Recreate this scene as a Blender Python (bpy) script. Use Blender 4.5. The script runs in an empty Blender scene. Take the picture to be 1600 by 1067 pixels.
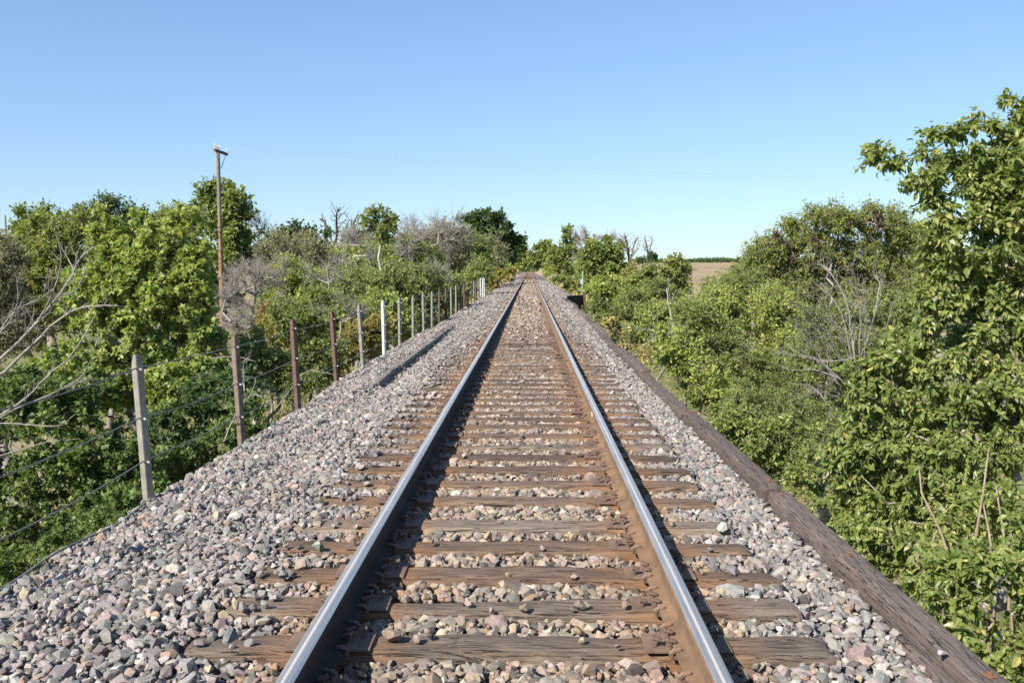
import bpy, bmesh, math, random
import numpy as np
from mathutils import Vector, Matrix, Euler
R = math.radians
rnd = random.Random(7)
rg = np.random.default_rng(11)
S = bpy.context.scene
COL = S.collection

# ------------------------------------------------------------------ camera, sky, sun
F = 1440.0                                   # focal length in photograph pixels (photo is 1600 wide)
CAM = np.array([0.083, 0.0, 1.583])
cd = bpy.data.cameras.new('camera'); cam = bpy.data.objects.new('camera', cd); COL.objects.link(cam)
cd.sensor_width = 36.0; cd.lens = 36.0 * F / 1600.0
cd.clip_start = 0.05; cd.clip_end = 6000
cam.location = CAM
YAW = math.atan(27 / F); PITCH = -math.atan(112.5 / F)
cam.rotation_euler = (math.pi / 2 + PITCH, 0, YAW)
S.camera = cam
SUN_EL = R(39); SUN_DIR = Vector((-0.66 * math.cos(SUN_EL), -0.75 * math.cos(SUN_EL), math.sin(SUN_EL))).normalized()
w = bpy.data.worlds.new('World'); S.world = w; w.use_nodes = True
nt = w.node_tree; nt.nodes.clear()
sky = nt.nodes.new('ShaderNodeTexSky'); sky.sky_type = 'NISHITA'; sky.sun_disc = False
sky.sun_elevation = SUN_EL; sky.sun_rotation = math.atan2(SUN_DIR.x, SUN_DIR.y)
sky.air_density = 1.0; sky.dust_density = 0.2; sky.ozone_density = 2.0; sky.altitude = 200
bg = nt.nodes.new('ShaderNodeBackground'); bg.inputs[1].default_value = 0.083
wo = nt.nodes.new('ShaderNodeOutputWorld')
gm = nt.nodes.new('ShaderNodeGamma'); gm.inputs[1].default_value = .70
tn = nt.nodes.new('ShaderNodeMix'); tn.data_type = 'RGBA'; tn.blend_type = 'MULTIPLY'; tn.inputs[0].default_value = 1.0
tn.inputs[7].default_value = (1.08, 1.35, 1.70, 1); tn.clamp_result = False
nt.links.new(sky.outputs[0], gm.inputs[0]); nt.links.new(gm.outputs[0], tn.inputs[6]); nt.links.new(tn.outputs[2], bg.inputs[0])
nt.links.new(bg.outputs[0], wo.inputs[0])
sd = bpy.data.lights.new('sun', 'SUN'); sd.energy = 5.0; sd.angle = R(0.5); sd.color = (1.0, 0.94, 0.84)
sun = bpy.data.objects.new('sun', sd); COL.objects.link(sun)
sun.rotation_euler = SUN_DIR.to_track_quat('Z', 'Y').to_euler(); sun.location = (-20, -20, 30)
S.view_settings.view_transform = 'Standard'; S.view_settings.look = 'None'
S.view_settings.gamma = 1.0; S.view_settings.exposure = 1.0
S.render.engine = 'CYCLES'
S.cycles.max_bounces = 5; S.cycles.diffuse_bounces = 3; S.cycles.transmission_bounces = 3

RC = np.array(Matrix(cam.rotation_euler.to_matrix()))
def at(px, py, Y):
    """point of the place seen at photograph pixel (px,py), standing Y metres along the track"""
    d = RC @ np.array([(px - 800) / F, -(py - 533.5) / F, -1.0])
    return CAM + d * (Y / d[1])

# ------------------------------------------------------------------ helpers
def tag(o, label=None, cat=None, group=None, kind=None):
    if label: o['label'] = label
    if cat: o['category'] = cat
    if group: o['group'] = group
    if kind: o['kind'] = kind
    return o
def empty(name, loc=(0, 0, 0), rz=0):
    o = bpy.data.objects.new(name, None); COL.objects.link(o); o.location = loc; o.rotation_euler = (0, 0, rz)
    o.empty_display_size = 0.2
    return o
def link(name, me, mats, parent=None):
    if not isinstance(mats, (list, tuple)): mats = [mats]
    if len(me.materials) == 0:
        for m in mats: me.materials.append(m)
    o = bpy.data.objects.new(name, me); COL.objects.link(o)
    if parent: o.parent = parent
    return o
def npmesh(name, V, Fc, smooth=False, attr=None, mi=None):
    """V (n,3); Fc: (m,k) array or a list of such arrays"""
    if not isinstance(Fc, list): Fc = [Fc]
    me = bpy.data.meshes.new(name)
    V = np.asarray(V, dtype=np.float32)
    me.vertices.add(len(V)); me.vertices.foreach_set('co', V.ravel())
    loops = np.concatenate([f.ravel() for f in Fc]).astype(np.int32)
    tot = np.concatenate([np.full(len(f), f.shape[1], dtype=np.int32) for f in Fc])
    st = np.concatenate([[0], np.cumsum(tot)[:-1]]).astype(np.int32)
    me.loops.add(len(loops)); me.loops.foreach_set('vertex_index', loops)
    me.polygons.add(len(tot)); me.polygons.foreach_set('loop_start', st)
    me.polygons.foreach_set('loop_total', tot)
    me.polygons.foreach_set('use_smooth', np.full(len(tot), smooth, dtype=bool))
    if mi is not None: me.polygons.foreach_set('material_index', np.asarray(mi, dtype=np.int32))
    me.update(calc_edges=True)
    if attr:
        for k, (typ, arr) in attr.items():
            a = me.attributes.new(k, typ, 'FACE')
            a.data.foreach_set('value' if typ == 'FLOAT' else 'color', np.asarray(arr, dtype=np.float32).ravel())
    return me
def nrm(a): return a / np.maximum(np.linalg.norm(a, axis=-1, keepdims=True), 1e-9)
_ph = rg.uniform(0, 6.28, (8, 3)); _dr = rg.normal(size=(8, 2)); _dr /= np.linalg.norm(_dr, axis=1)[:, None]
def wob(x, y, s=1.0):
    """smooth pseudo noise, about -1..1"""
    r = 0
    for i in range(8):
        f = s * (0.6 + 0.45 * i)
        r = r + np.sin((x * _dr[i, 0] + y * _dr[i, 1]) * f + _ph[i, 0]) * np.cos((x * _dr[i, 1] - y * _dr[i, 0]) * f * .7 + _ph[i, 1]) / (1 + .35 * i)
    return r / 2.6

class MB:
    """collects boxes and tubes into one mesh"""
    def __init__(s): s.v = []; s.f = {}; s.n = 0
    def add(s, V, Fs):
        for f in Fs:
            f = np.asarray(f); s.f.setdefault(f.shape[1], []).append(f + s.n)
        s.v.append(np.asarray(V, float)); s.n += len(V)
    def box(s, c, d, rot=None, bev=0.0):
        x, y, z = [q / 2 for q in d]
        if bev > 0:
            bm = bmesh.new(); bmesh.ops.create_cube(bm, size=1)
            bmesh.ops.scale(bm, vec=d, verts=bm.verts)
            bmesh.ops.bevel(bm, geom=bm.edges[:], offset=bev, segments=2, affect='EDGES', profile=.6)
            bm.verts.index_update()
            V = np.array([v.co[:] for v in bm.verts]); fs = {}
            for f in bm.faces: fs.setdefault(len(f.verts), []).append([v.index for v in f.verts])
            bm.free(); Fs = [np.array(q) for q in fs.values()]
        else:
            V = np.array([[i, j, k] for i in (-x, x) for j in (-y, y) for k in (-z, z)])
            Fs = [np.array([[0, 1, 3, 2], [4, 6, 7, 5], [0, 4, 5, 1], [2, 3, 7, 6], [0, 2, 6, 4], [1, 5, 7, 3]])]
        if rot is not None: V = V @ np.array(Euler(rot).to_matrix()).T
        s.add(V + np.asarray(c, float), Fs)
    def tube(s, pts, r, n=6, caps=True):
        P = np.asarray(pts, float); m = len(P); rr = np.broadcast_to(np.asarray(r, float), (m,))
        T = nrm(np.gradient(P, axis=0))
        ref = np.array([0, 0, 1.0]) if abs(T[0, 2]) < .9 else np.array([0, 1.0, 0])
        A = nrm(np.cross(T, ref)); B = np.cross(T, A)
        a = np.arange(n) / n * 2 * np.pi
        V = P[:, None] + rr[:, None, None] * (A[:, None] * np.cos(a)[None, :, None] + B[:, None] * np.sin(a)[None, :, None])
        i = np.arange(m - 1)[:, None] * n; j = np.arange(n)[None]; k = (np.arange(n)[None] + 1) % n
        Fq = np.stack([i + j, i + n + j, i + n + k, i + k], -1).reshape(-1, 4)
        Fs = [Fq]
        if caps: Fs.append(np.array([np.arange(n), (m - 1) * n + np.arange(n)[::-1]]))
        s.add(V.reshape(-1, 3), Fs)
    def build(s, name, mat, parent=None, smooth=False):
        me = npmesh(name, np.concatenate(s.v), [np.concatenate(q) for q in s.f.values()], smooth)
        return link(name, me, mat, parent)

# ------------------------------------------------------------------ materials
def newmat(name):
    m = bpy.data.materials.new(name); m.use_nodes = True; t = m.node_tree; t.nodes.clear()
    o = t.nodes.new('ShaderNodeOutputMaterial'); b = t.nodes.new('ShaderNodeBsdfPrincipled')
    t.links.new(b.outputs[0], o.inputs[0])
    return m, t, b, o
def N(t, typ, **kw):
    n = t.nodes.new(typ)
    for k, v in kw.items():
        if k.startswith('i_'):
            key = k[2:].replace('_', ' '); key = int(key) if key.isdigit() else key
            n.inputs[key].default_value = v
        else: setattr(n, k, v)
    return n
def ramp(t, src, stops):
    r = t.nodes.new('ShaderNodeValToRGB'); e = r.color_ramp.elements
    while len(e) < len(stops): e.new(0.5)
    for i, (p, c) in enumerate(stops): e[i].position = p; e[i].color = (*c, 1) if len(c) == 3 else c
    t.links.new(src, r.inputs[0]); return r
def mixc(t, fac, a, b, mode='MIX'):
    n = t.nodes.new('ShaderNodeMix'); n.data_type = 'RGBA'; n.blend_type = mode
    for s, q in ((n.inputs[0], fac), (n.inputs[6], a), (n.inputs[7], b)):
        if isinstance(q, bpy.types.NodeSocket): t.links.new(q, s)
        elif isinstance(q, (int, float)): s.default_value = q
        else: s.default_value = (*q, 1)
    return n.outputs[2]
def math_(t, op, a, b=None):
    n = t.nodes.new('ShaderNodeMath'); n.operation = op
    for s, q in ((n.inputs[0], a), (n.inputs[1], b)):
        if q is None: continue
        if isinstance(q, bpy.types.NodeSocket): t.links.new(q, s)
        else: s.default_value = q
    return n.outputs[0]
def noise(t, vec, scale, detail=4, rough=.55, dist=0):
    n = N(t, 'ShaderNodeTexNoise', i_Scale=scale, i_Detail=detail, i_Roughness=rough, i_Distortion=dist)
    if vec is not None: t.links.new(vec, n.inputs['Vector'])
    return n.outputs['Fac']
def mapping(t, src, scale=(1, 1, 1), rot=(0, 0, 0), loc=(0, 0, 0)):
    m = N(t, 'ShaderNodeMapping'); m.inputs['Scale'].default_value = scale; m.inputs['Rotation'].default_value = rot
    m.inputs['Location'].default_value = loc
    t.links.new(src, m.inputs['Vector']); return m.outputs[0]
def bump(t, b, h, strength=.5, dist=.01):
    n = N(t, 'ShaderNodeBump', i_Strength=strength, i_Distance=dist); t.links.new(h, n.inputs['Height'])
    t.links.new(n.outputs[0], b.inputs['Normal']); return n

def leaf_mat(name, cols, tr=.5, rough=.5, spec=.35):
    m, t, b, o = newmat(name)
    a = N(t, 'ShaderNodeAttribute', attribute_name='var')
    r = ramp(t, a.outputs['Fac'], cols)
    t.links.new(r.outputs[0], b.inputs['Base Color']); b.inputs['Roughness'].default_value = rough
    b.inputs['Specular IOR Level'].default_value = spec
    tl = N(t, 'ShaderNodeBsdfTranslucent'); mx = N(t, 'ShaderNodeMixShader', i_0=tr)
    c2 = mixc(t, 1.0, r.outputs[0], (1.0, 1.05, .55), 'MULTIPLY')
    t.links.new(c2, tl.inputs[0])
    t.links.new(b.outputs[0], mx.inputs[1]); t.links.new(tl.outputs[0], mx.inputs[2]); t.links.new(mx.outputs[0], o.inputs[0])
    return m
LM = {
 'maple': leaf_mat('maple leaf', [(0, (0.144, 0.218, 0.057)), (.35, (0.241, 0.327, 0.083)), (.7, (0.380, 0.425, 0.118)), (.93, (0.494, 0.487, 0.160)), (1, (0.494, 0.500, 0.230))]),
 'maple_low': leaf_mat('box elder leaf', [(0, (0.131, 0.213, 0.054)), (.4, (0.215, 0.311, 0.077)), (.8, (0.342, 0.411, 0.111)), (1, (0.500, 0.485, 0.167))]),
 'elm': leaf_mat('elm leaf', [(0, (0.119, 0.174, 0.046)), (.4, (0.201, 0.261, 0.068)), (.8, (0.337, 0.360, 0.113)), (.93, (0.500, 0.422, 0.150)), (.97, (0.500, 0.439, 0.188)), (1, (0.500, 0.500, 0.366))], rough=.38),
 'olive': leaf_mat('locust leaf', [(0, (0.141, 0.179, 0.047)), (.4, (0.245, 0.288, 0.075)), (.8, (0.355, 0.372, 0.109)), (1, (0.440, 0.360, 0.135))]),
 'dark': leaf_mat('dark leaf', [(0, (0.046, 0.080, 0.032)), (.5, (0.080, 0.139, 0.046)), (1, (0.149, 0.204, 0.068))]),
 'mid': leaf_mat('mid green leaf', [(0, (0.125, 0.168, 0.053)), (.5, (0.230, 0.286, 0.081)), (.85, (0.371, 0.405, 0.124)), (1, (0.465, 0.473, 0.189))]),
 'lime': leaf_mat('light green leaf', [(0, (0.208, 0.268, 0.072)), (.5, (0.354, 0.421, 0.109)), (.85, (0.494, 0.500, 0.145)), (1, (0.494, 0.500, 0.197))]),
 'yellow': leaf_mat('yellowing leaf', [(0, (0.225, 0.182, 0.055)), (.4, (0.306, 0.278, 0.080)), (.8, (0.450, 0.360, 0.108)), (1, (0.450, 0.366, 0.138))]),
 'grey': leaf_mat('grey green leaf', [(0, (0.186, 0.183, 0.099)), (.5, (0.296, 0.275, 0.147)), (1, (0.378, 0.389, 0.249))]),
 'rust': leaf_mat('rusty brown leaf', [(0, (0.166, 0.108, 0.054)), (.5, (0.303, 0.190, 0.089)), (1, (0.450, 0.298, 0.130))]),
 'low_dim': leaf_mat('green leaf dimmed for shade', [(0, (.055, .092, .022)), (.4, (.098, .152, .034)), (.8, (.155, .215, .05)), (1, (.24, .26, .08))], tr=.35),  # dimmed copy of the box elder green, shade of the lower left painted in
 'pod': leaf_mat('withered pod', [(0, (.05, .03, .022)), (.5, (.10, .065, .045)), (1, (.17, .12, .08))], tr=.1),
 'grass': leaf_mat('grass blade', [(0, (0.208, 0.194, 0.060)), (.5, (0.380, 0.300, 0.094)), (.8, (0.450, 0.401, 0.173)), (1, (0.450, 0.450, 0.267))], tr=.2),
}
def bark_mat(name, c1, c2):
    m, t, b, o = newmat(name)
    tc = N(t, 'ShaderNodeTexCoord').outputs['Object']
    n = noise(t, mapping(t, tc, (6, 6, 1.5)), 3, 4)
    r = ramp(t, n, [(.3, c1), (.7, c2)]); t.links.new(r.outputs[0], b.inputs['Base Color']); b.inputs['Roughness'].default_value = .9
    bump(t, b, n, .4, .02)
    return m
BK = {'white': bark_mat('pale peeling bark', (.33, .30, .26), (.52, .48, .43)), 'grey': bark_mat('grey bark', (.13, .11, .09), (.28, .25, .21)), 'pale': bark_mat('pale dead wood', (.14, .125, .11), (.29, .265, .235)),
      'dark': bark_mat('dark bark', (.05, .04, .03), (.13, .10, .075)), 'brush': bark_mat('dry brush wood', (.19, .165, .145), (.34, .305, .27)),
      'vine': bark_mat('brown stem', (.16, .12, .08), (.30, .24, .17))}

def stone_mat():
    m, t, b, o = newmat('crushed stone')
    a = N(t, 'ShaderNodeAttribute', attribute_name='col')
    tc = N(t, 'ShaderNodeTexCoord').outputs['Object']
    n = noise(t, tc, 60, 5, .7); n2 = noise(t, tc, 240, 3, .7)
    f = math_(t, 'ADD', math_(t, 'MULTIPLY', n, .9), math_(t, 'MULTIPLY', n2, .5))
    g = ramp(t, f, [(.45, (.62, .62, .64)), (.95, (1.25, 1.22, 1.18))])
    t.links.new(mixc(t, 1.0, a.outputs['Color'], g.outputs[0], 'MULTIPLY'), b.inputs['Base Color'])
    b.inputs['Roughness'].default_value = .85; b.inputs['Specular IOR Level'].default_value = .3
    bump(t, b, f, .5, .006)
    return m
M_STONE = stone_mat()
def bed_mat():
    m, t, b, o = newmat('ballast bed gravel')
    tc = N(t, 'ShaderNodeTexCoord').outputs['Object']
    v = N(t, 'ShaderNodeTexVoronoi', i_Scale=17.0); t.links.new(tc, v.inputs['Vector'])
    sx = N(t, 'ShaderNodeSeparateColor'); t.links.new(v.outputs['Color'], sx.inputs[0])
    r = ramp(t, sx.outputs[0], [(0, (.12, .108, .105)), (.3, (.22, .20, .19)), (.6, (.30, .26, .24)), (.85, (.33, .275, .23)), (1, (.42, .40, .37))])
    e = ramp(t, v.outputs['Distance'], [(.2, (1, 1, 1)), (.62, (.45, .43, .42))])
    t.links.new(mixc(t, 1.0, r.outputs[0], e.outputs[0], 'MULTIPLY'), b.inputs['Base Color'])
    b.inputs['Roughness'].default_value = .9
    inv = math_(t, 'SUBTRACT', 1.0, v.outputs['Distance']); bump(t, b, inv, 1.0, .04)
    return m
M_BED = bed_mat()

def wood_mat(name, dark, mid, light, rust=True, grain=1.0, rough=.85):
    m, t, b, o = newmat(name)
    tc = N(t, 'ShaderNodeTexCoord').outputs['Object']
    oi = N(t, 'ShaderNodeObjectInfo').outputs['Random']
    off = N(t, 'ShaderNodeVectorMath', operation='ADD')
    cx = N(t, 'ShaderNodeCombineXYZ'); t.links.new(math_(t, 'MULTIPLY', oi, 37.0), cx.inputs[0]); t.links.new(math_(t, 'MULTIPLY', oi, 11.0), cx.inputs[1])
    t.links.new(tc, off.inputs[0]); t.links.new(cx.outputs[0], off.inputs[1])
    P = off.outputs[0]
    fine = noise(t, mapping(t, P, (2.2 * grain, 60 * grain, 60 * grain)), 1.4, 6, .7, .6)
    fine = math_(t, 'ADD', math_(t, 'MULTIPLY', fine, .55), math_(t, 'MULTIPLY', noise(t, mapping(t, P, (7, 150, 150)), 1.2, 4, .7, .3), .45))
    coarse = noise(t, mapping(t, P, (1.2, 9, 9)), 1.5, 4, .6, .8)
    big = noise(t, P, 2.2, 3, .5)
    base = ramp(t, fine, [(.36, dark), (.5, mid), (.66, light)])
    tone = ramp(t, math_(t, 'ADD', math_(t, 'MULTIPLY', coarse, .6), math_(t, 'MULTIPLY', oi, .5)), [(.2, (.62, .56, .52)), (.5, (1, .95, .9)), (.8, (1.3, 1.27, 1.22))])
    c = mixc(t, 1.0, base.outputs[0], tone.outputs[0], 'MULTIPLY')
    crack = ramp(t, noise(t, mapping(t, P, (1.6, 26, 26)), 1.9, 3, .5, 1.6), [(.585, (0, 0, 0)), (.62, (1, 1, 1)), (.655, (0, 0, 0))])
    c = mixc(t, crack.outputs[0], c, tuple(q * .25 for q in dark))
    if rust:
        sp = N(t, 'ShaderNodeSeparateXYZ'); t.links.new(tc, sp.inputs[0])
        ax = math_(t, 'ABSOLUTE', math_(t, 'SUBTRACT', math_(t, 'ABSOLUTE', sp.outputs[0]), .75))
        fr = math_(t, 'SUBTRACT', 1.0, math_(t, 'MULTIPLY', ax, 2.6))
        fr = math_(t, 'MULTIPLY', math_(t, 'MAXIMUM', fr, 0.0), math_(t, 'MULTIPLY', math_(t, 'ADD', big, .15), 1.1))
        c = mixc(t, fr, c, (.25, .115, .045))
    t.links.new(c, b.inputs['Base Color']); b.inputs['Roughness'].default_value = rough
    h = math_(t, 'SUBTRACT', math_(t, 'ADD', math_(t, 'MULTIPLY', fine, .7), coarse), math_(t, 'MULTIPLY', crack.outputs[0], .9))
    bump(t, b, h, 1.0, .02)
    return m
M_TIE = wood_mat('weathered tie wood', (.040, .022, .013), (.130, .086, .058), (.255, .190, .138)) #(0.044, 0.027, 0.018), (0.124, 0.082, 0.054), (0.232, 0.172, 0.124))
M_TIE_GREY = wood_mat('greyed tie wood', (0.064, 0.048, 0.036), (0.152, 0.120, 0.092), (0.248, 0.212, 0.172))
M_TIE_DARK = wood_mat('dark creosoted tie wood', (0.028, 0.018, 0.013), (0.072, 0.048, 0.034), (0.144, 0.100, 0.072))
M_CURB = wood_mat('creosoted curb timber', (.050, .038, .032), (.115, .089, .077), (.20, .168, .15), rust=False, grain=1.6)
M_CURB_OLD = wood_mat('old grey curb wood', (.08, .075, .065), (.16, .15, .13), (.25, .24, .21), rust=False)
M_BLACK = wood_mat('black creosoted plank', (.006, .005, .005), (.014, .012, .011), (.03, .026, .022), rust=False)

def metal_mat(name, c1, c2, rough=.7, met=0.0, scale=14, c3=None):
    m, t, b, o = newmat(name)
    tc = N(t, 'ShaderNodeTexCoord').outputs['Object']
    n = noise(t, tc, scale, 5, .65)
    r = ramp(t, n, [(.35, c1), (.65, c2)] + ([(.76, c3)] if c3 else []))
    t.links.new(r.outputs[0], b.inputs['Base Color']); b.inputs['Roughness'].default_value = rough; b.inputs['Metallic'].default_value = met
    bump(t, b, n, .25, .003)
    return m
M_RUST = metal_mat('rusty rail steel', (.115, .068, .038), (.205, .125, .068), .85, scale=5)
M_RUST_SHADE = metal_mat('rail steel darkened for shade', (.012, .009, .007), (.035, .024, .017), .9, scale=5)  # darkened copy of the rail rust, paints the left rail's shade into its colour
M_PLATE = metal_mat('brown tie plate steel', (0.104, 0.064, 0.044), (0.168, 0.108, 0.076), .7, scale=9)
M_SPIKE = metal_mat('rusty spike steel', (0.080, 0.050, 0.036), (0.184, 0.116, 0.080), .7, scale=30)
M_POST_GREY = metal_mat('grey painted post with rust', (.15, .14, .115), (.26, .245, .205), .8, scale=7, c3=(.15, .07, .045))
M_POST_BROWN = metal_mat('rust brown post', (.075, .042, .032), (.14, .082, .06), .8, scale=6, c3=(.22, .16, .13))
M_POST_RUSTY = metal_mat('grey post with heavy rust', (.11, .075, .055), (.20, .155, .12), .8, scale=9, c3=(.14, .06, .04))
M_POST_WHITE = metal_mat('white painted post with rust', (.50, .49, .46), (.62, .60, .56), .6, scale=3, c3=(.45, .22, .12))
M_CABLE = metal_mat('grey wire rope', (.09, .09, .085), (.22, .22, .21), .6, .2, scale=60)
M_BOLT = metal_mat('bright bolt head', (.6, .6, .6), (.85, .85, .85), .4, .2)
M_WASHER = metal_mat('orange rust washer', (.13, .06, .035), (.21, .095, .05), .85, scale=40)
M_POLE = None
def polished():
    m, t, b, o = newmat('polished rail head')
    tc = N(t, 'ShaderNodeTexCoord').outputs['Object']
    n = noise(t, mapping(t, tc, (160, 1.2, 20)), 1.0, 4, .6)
    n2 = noise(t, mapping(t, tc, (30, 3, 20)), 1.0, 4, .6)
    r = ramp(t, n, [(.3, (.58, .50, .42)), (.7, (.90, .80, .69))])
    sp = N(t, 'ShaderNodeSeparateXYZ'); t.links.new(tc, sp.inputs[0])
    band = ramp(t, math_(t, 'ADD', math_(t, 'MULTIPLY', math_(t, 'ABSOLUTE', math_(t, 'ADD', sp.outputs[0], .004)), 45.0), math_(t, 'MULTIPLY', n, .5)), [(.35, (.52,) * 3), (.62, (.93,) * 3)])  # centre stripe made less metallic to imitate a streak of sunlight
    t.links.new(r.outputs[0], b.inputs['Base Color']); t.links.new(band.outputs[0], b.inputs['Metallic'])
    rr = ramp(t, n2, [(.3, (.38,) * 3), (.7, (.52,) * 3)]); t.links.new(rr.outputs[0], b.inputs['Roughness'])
    bump(t, b, n, .15, .001)
    return m
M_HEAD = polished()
def pole_mat():
    m, t, b, o = newmat('weathered pole wood')
    tc = N(t, 'ShaderNodeTexCoord').outputs['Object']
    sp = N(t, 'ShaderNodeSeparateXYZ'); t.links.new(tc, sp.inputs[0])
    g = noise(t, mapping(t, tc, (12, 12, .6)), 2, 5, .7)
    h = math_(t, 'ADD', math_(t, 'MULTIPLY', sp.outputs[2], .085), math_(t, 'MULTIPLY', g, .35))
    r = ramp(t, h, [(.45, (.30, .15, .075)), (.85, (.28, .17, .105)), (1.0, (.19, .165, .135))])
    k = ramp(t, g, [(.35, (.6, .58, .55)), (.65, (1.15, 1.12, 1.1))])
    t.links.new(mixc(t, 1.0, r.outputs[0], k.outputs[0], 'MULTIPLY'), b.inputs['Base Color']); b.inputs['Roughness'].default_value = .85
    return m
M_POLE = pole_mat()
def flat(name, c, rough=.6, met=0):
    m, t, b, o = newmat(name); b.inputs['Base Color'].default_value = (*c, 1); b.inputs['Roughness'].default_value = rough; b.inputs['Metallic'].default_value = met
    return m
M_WIRE = flat('power wire', (.42, .46, .52), .5)
M_INS = flat('white insulator', (.75, .77, .78), .2)
M_SIGN = flat('pale blue grey marker plate', (.30, .39, .41), .6)
M_SIGNPOST = flat('marker post steel', (.28, .34, .34), .6)

# ------------------------------------------------------------------ terrain
def sstep(a, b, x):
    t = np.clip((x - a) / (b - a), 0, 1); return t * t * (3 - 2 * t)
BR0, BR1 = -14.0, 53.0           # the bridge carries the track between these
def ground(x, y):
    x = np.asarray(x, float); y = np.asarray(y, float)
    valley = -4.9 + .35 * wob(x, y, .12) + .10 * wob(x, y, .9)
    plain = -2.4 + .25 * wob(x, y, .05)
    far = 0.0160 * np.maximum(y - 150, 0) + .6 * wob(x, y, .006)
    far = np.where(y > 760, 0.0160 * 610 + .6 * wob(x, y, .006) - .004 * (y - 760), far)
    t = sstep(BR1 - 6 + .12 * np.abs(x), BR1 + 10 + .22 * np.abs(x), y)
    tb = 1 - sstep(BR0 - 12, BR0 + 2, y)
    t = np.maximum(t, tb)
    land = plain + far
    z = valley * (1 - t) + land * t
    ax = np.abs(x)
    emb = -0.32 - np.maximum(ax - 3.1, 0) * .5 + .05 * wob(x, y, 1.1) - .10 * sstep(2.6, 3.4, ax)
    te = np.maximum(sstep(BR1 - 5, BR1 + 2, y), 1 - sstep(BR0 - 3, BR0 + 1, y))
    emb = emb - (1 - te) * 5
    emb = emb - .0 * y
    z = np.where(emb > z, emb, z)
    z = np.where((ax < 3.3) & (y > BR1 + 1), np.minimum(z, -0.30), z)
    z = np.where((ax >= 3.3) & (ax < 14) & (y > 200), np.minimum(z, -0.4 + (ax - 3.3) * .9), z)
    return z
def axis(parts):
    out = []
    for a, b, n in parts: out += list(np.linspace(a, b, n, endpoint=False))
    return np.array(out + [parts[-1][1]])
gx = axis([(-1800, -300, 14), (-300, -60, 30), (-60, -12, 60), (-12, 12, 60), (12, 60, 60), (60, 300, 30), (300, 1800, 14)])
gy = axis([(-80, -16, 16), (-16, 80, 120), (80, 200, 60), (200, 900, 70), (900, 3500, 20)])
X, Y = np.meshgrid(gx, gy); Z = ground(X, Y)
nx, ny = len(gx), len(gy)
i, j = np.meshgrid(np.arange(nx - 1), np.arange(ny - 1)); q = (j * nx + i).ravel()
def ground_mat():
    m, t, b, o = newmat('valley ground and crop field')
    tc = N(t, 'ShaderNodeTexCoord').outputs['Object']
    sp = N(t, 'ShaderNodeSeparateXYZ'); t.links.new(tc, sp.inputs[0])
    n1 = noise(t, tc, .35, 6, .6); n2 = noise(t, tc, 3.5, 5, .7); n3 = noise(t, tc, 25, 3, .6)
    f = math_(t, 'ADD', math_(t, 'MULTIPLY', n1, .6), math_(t, 'MULTIPLY', n2, .4))
    veg = ramp(t, f, [(.36, (.06, .075, .025)), (.47, (.12, .13, .045)), (.56, (.21, .17, .085)), (.66, (.38, .30, .20))])
    k = ramp(t, n3, [(.3, (.6, .6, .6)), (.7, (1.2, 1.2, 1.2))])
    veg = mixc(t, 1.0, veg.outputs[0], k.outputs[0], 'MULTIPLY')
    rows = N(t, 'ShaderNodeTexWave', i_Scale=.35, i_Distortion=1.2, i_Detail=2.0); t.links.new(mapping(t, tc, (1, .12, 1), (0, 0, .35)), rows.inputs['Vector'])
    fn = math_(t, 'ADD', math_(t, 'MULTIPLY', rows.outputs['Fac'], .25), math_(t, 'MULTIPLY', noise(t, mapping(t, tc, (1, .3, 1)), .05, 5, .6), .9))
    fld = ramp(t, fn, [(.35, (.20, .142, .075)), (.75, (.29, .215, .12))])
    yy = math_(t, 'ADD', sp.outputs[1], math_(t, 'MULTIPLY', n1, 12.0))
    mk = ramp(t, math_(t, 'MULTIPLY', math_(t, 'SUBTRACT', yy, 108.0), .08), [(0, (0, 0, 0)), (1, (1, 1, 1))])
    t.links.new(mixc(t, mk.outputs[0], veg, fld.outputs[0]), b.inputs['Base Color'])
    b.inputs['Roughness'].default_value = .95; bump(t, b, n3, .5, .05)
    return m
me = npmesh('ground', np.stack([X.ravel(), Y.ravel(), Z.ravel()], 1), np.stack([q, q + 1, q + nx + 1, q + nx], 1), True)
tag(link('ground', me, ground_mat()), kind='structure')

# ------------------------------------------------------------------ ballast bed (surface sheet) and bridge deck
XL, XR = -2.82, 1.80
def curb_x(y):                                   # inner face of the right-hand curb, drifting outwards with distance
    return 1.775 + .0030 * np.clip(y - 8, 0, 12) + .0085 * np.clip(y - 20, 0, 25)
def tie_depth(y): return -0.037 + .025 * sstep(17, 30, y)
def bed_z(x, y):
    x = np.asarray(x, float); y = np.asarray(y, float)
    inb = sstep(BR1 - 1, BR1 + 2, y)
    z = tie_depth(y) + 0 * x
    rail = np.exp(-((np.abs(x) - .7525) / .11) ** 2)
    z = z - .045 * rail * (1 - .6 * sstep(17, 30, y))
    z = z - .004 * sstep(.85, 1.05, x) * sstep(4.5, 6, y) * (1 - sstep(15, 20, y))
    left = sstep(1.2, 1.5, -x)
    zl = -.012 - .02 * sstep(1.5, 2.1, -x) - .085 * sstep(2.1, 2.7, -x)
    wn = sstep(11.0, 13.5, y) * (1 - sstep(24.5, 27, y))
    zl = zl + wn * (.065 * sstep(1.98, 2.06, -x) - .055 * np.exp(-((x + 1.85) / .16) ** 2))
    z = z * (1 - left) + zl * left
    rt = sstep(1.32, 1.42, x)
    zr = -.095 - .012 * np.exp(-((x - 1.42) / .06) ** 2)
    zr = zr + (.03 - .25 * np.maximum(x - 2.2, 0)) * inb
    z = z * (1 - rt) + zr * rt
    z = z - np.maximum(-x - 2.70, 0) * (1.6 - 1.1 * inb)
    return z + .013 * wob(x, y, 2.6) + .008 * wob(x + 9, y, 7.0)
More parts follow.
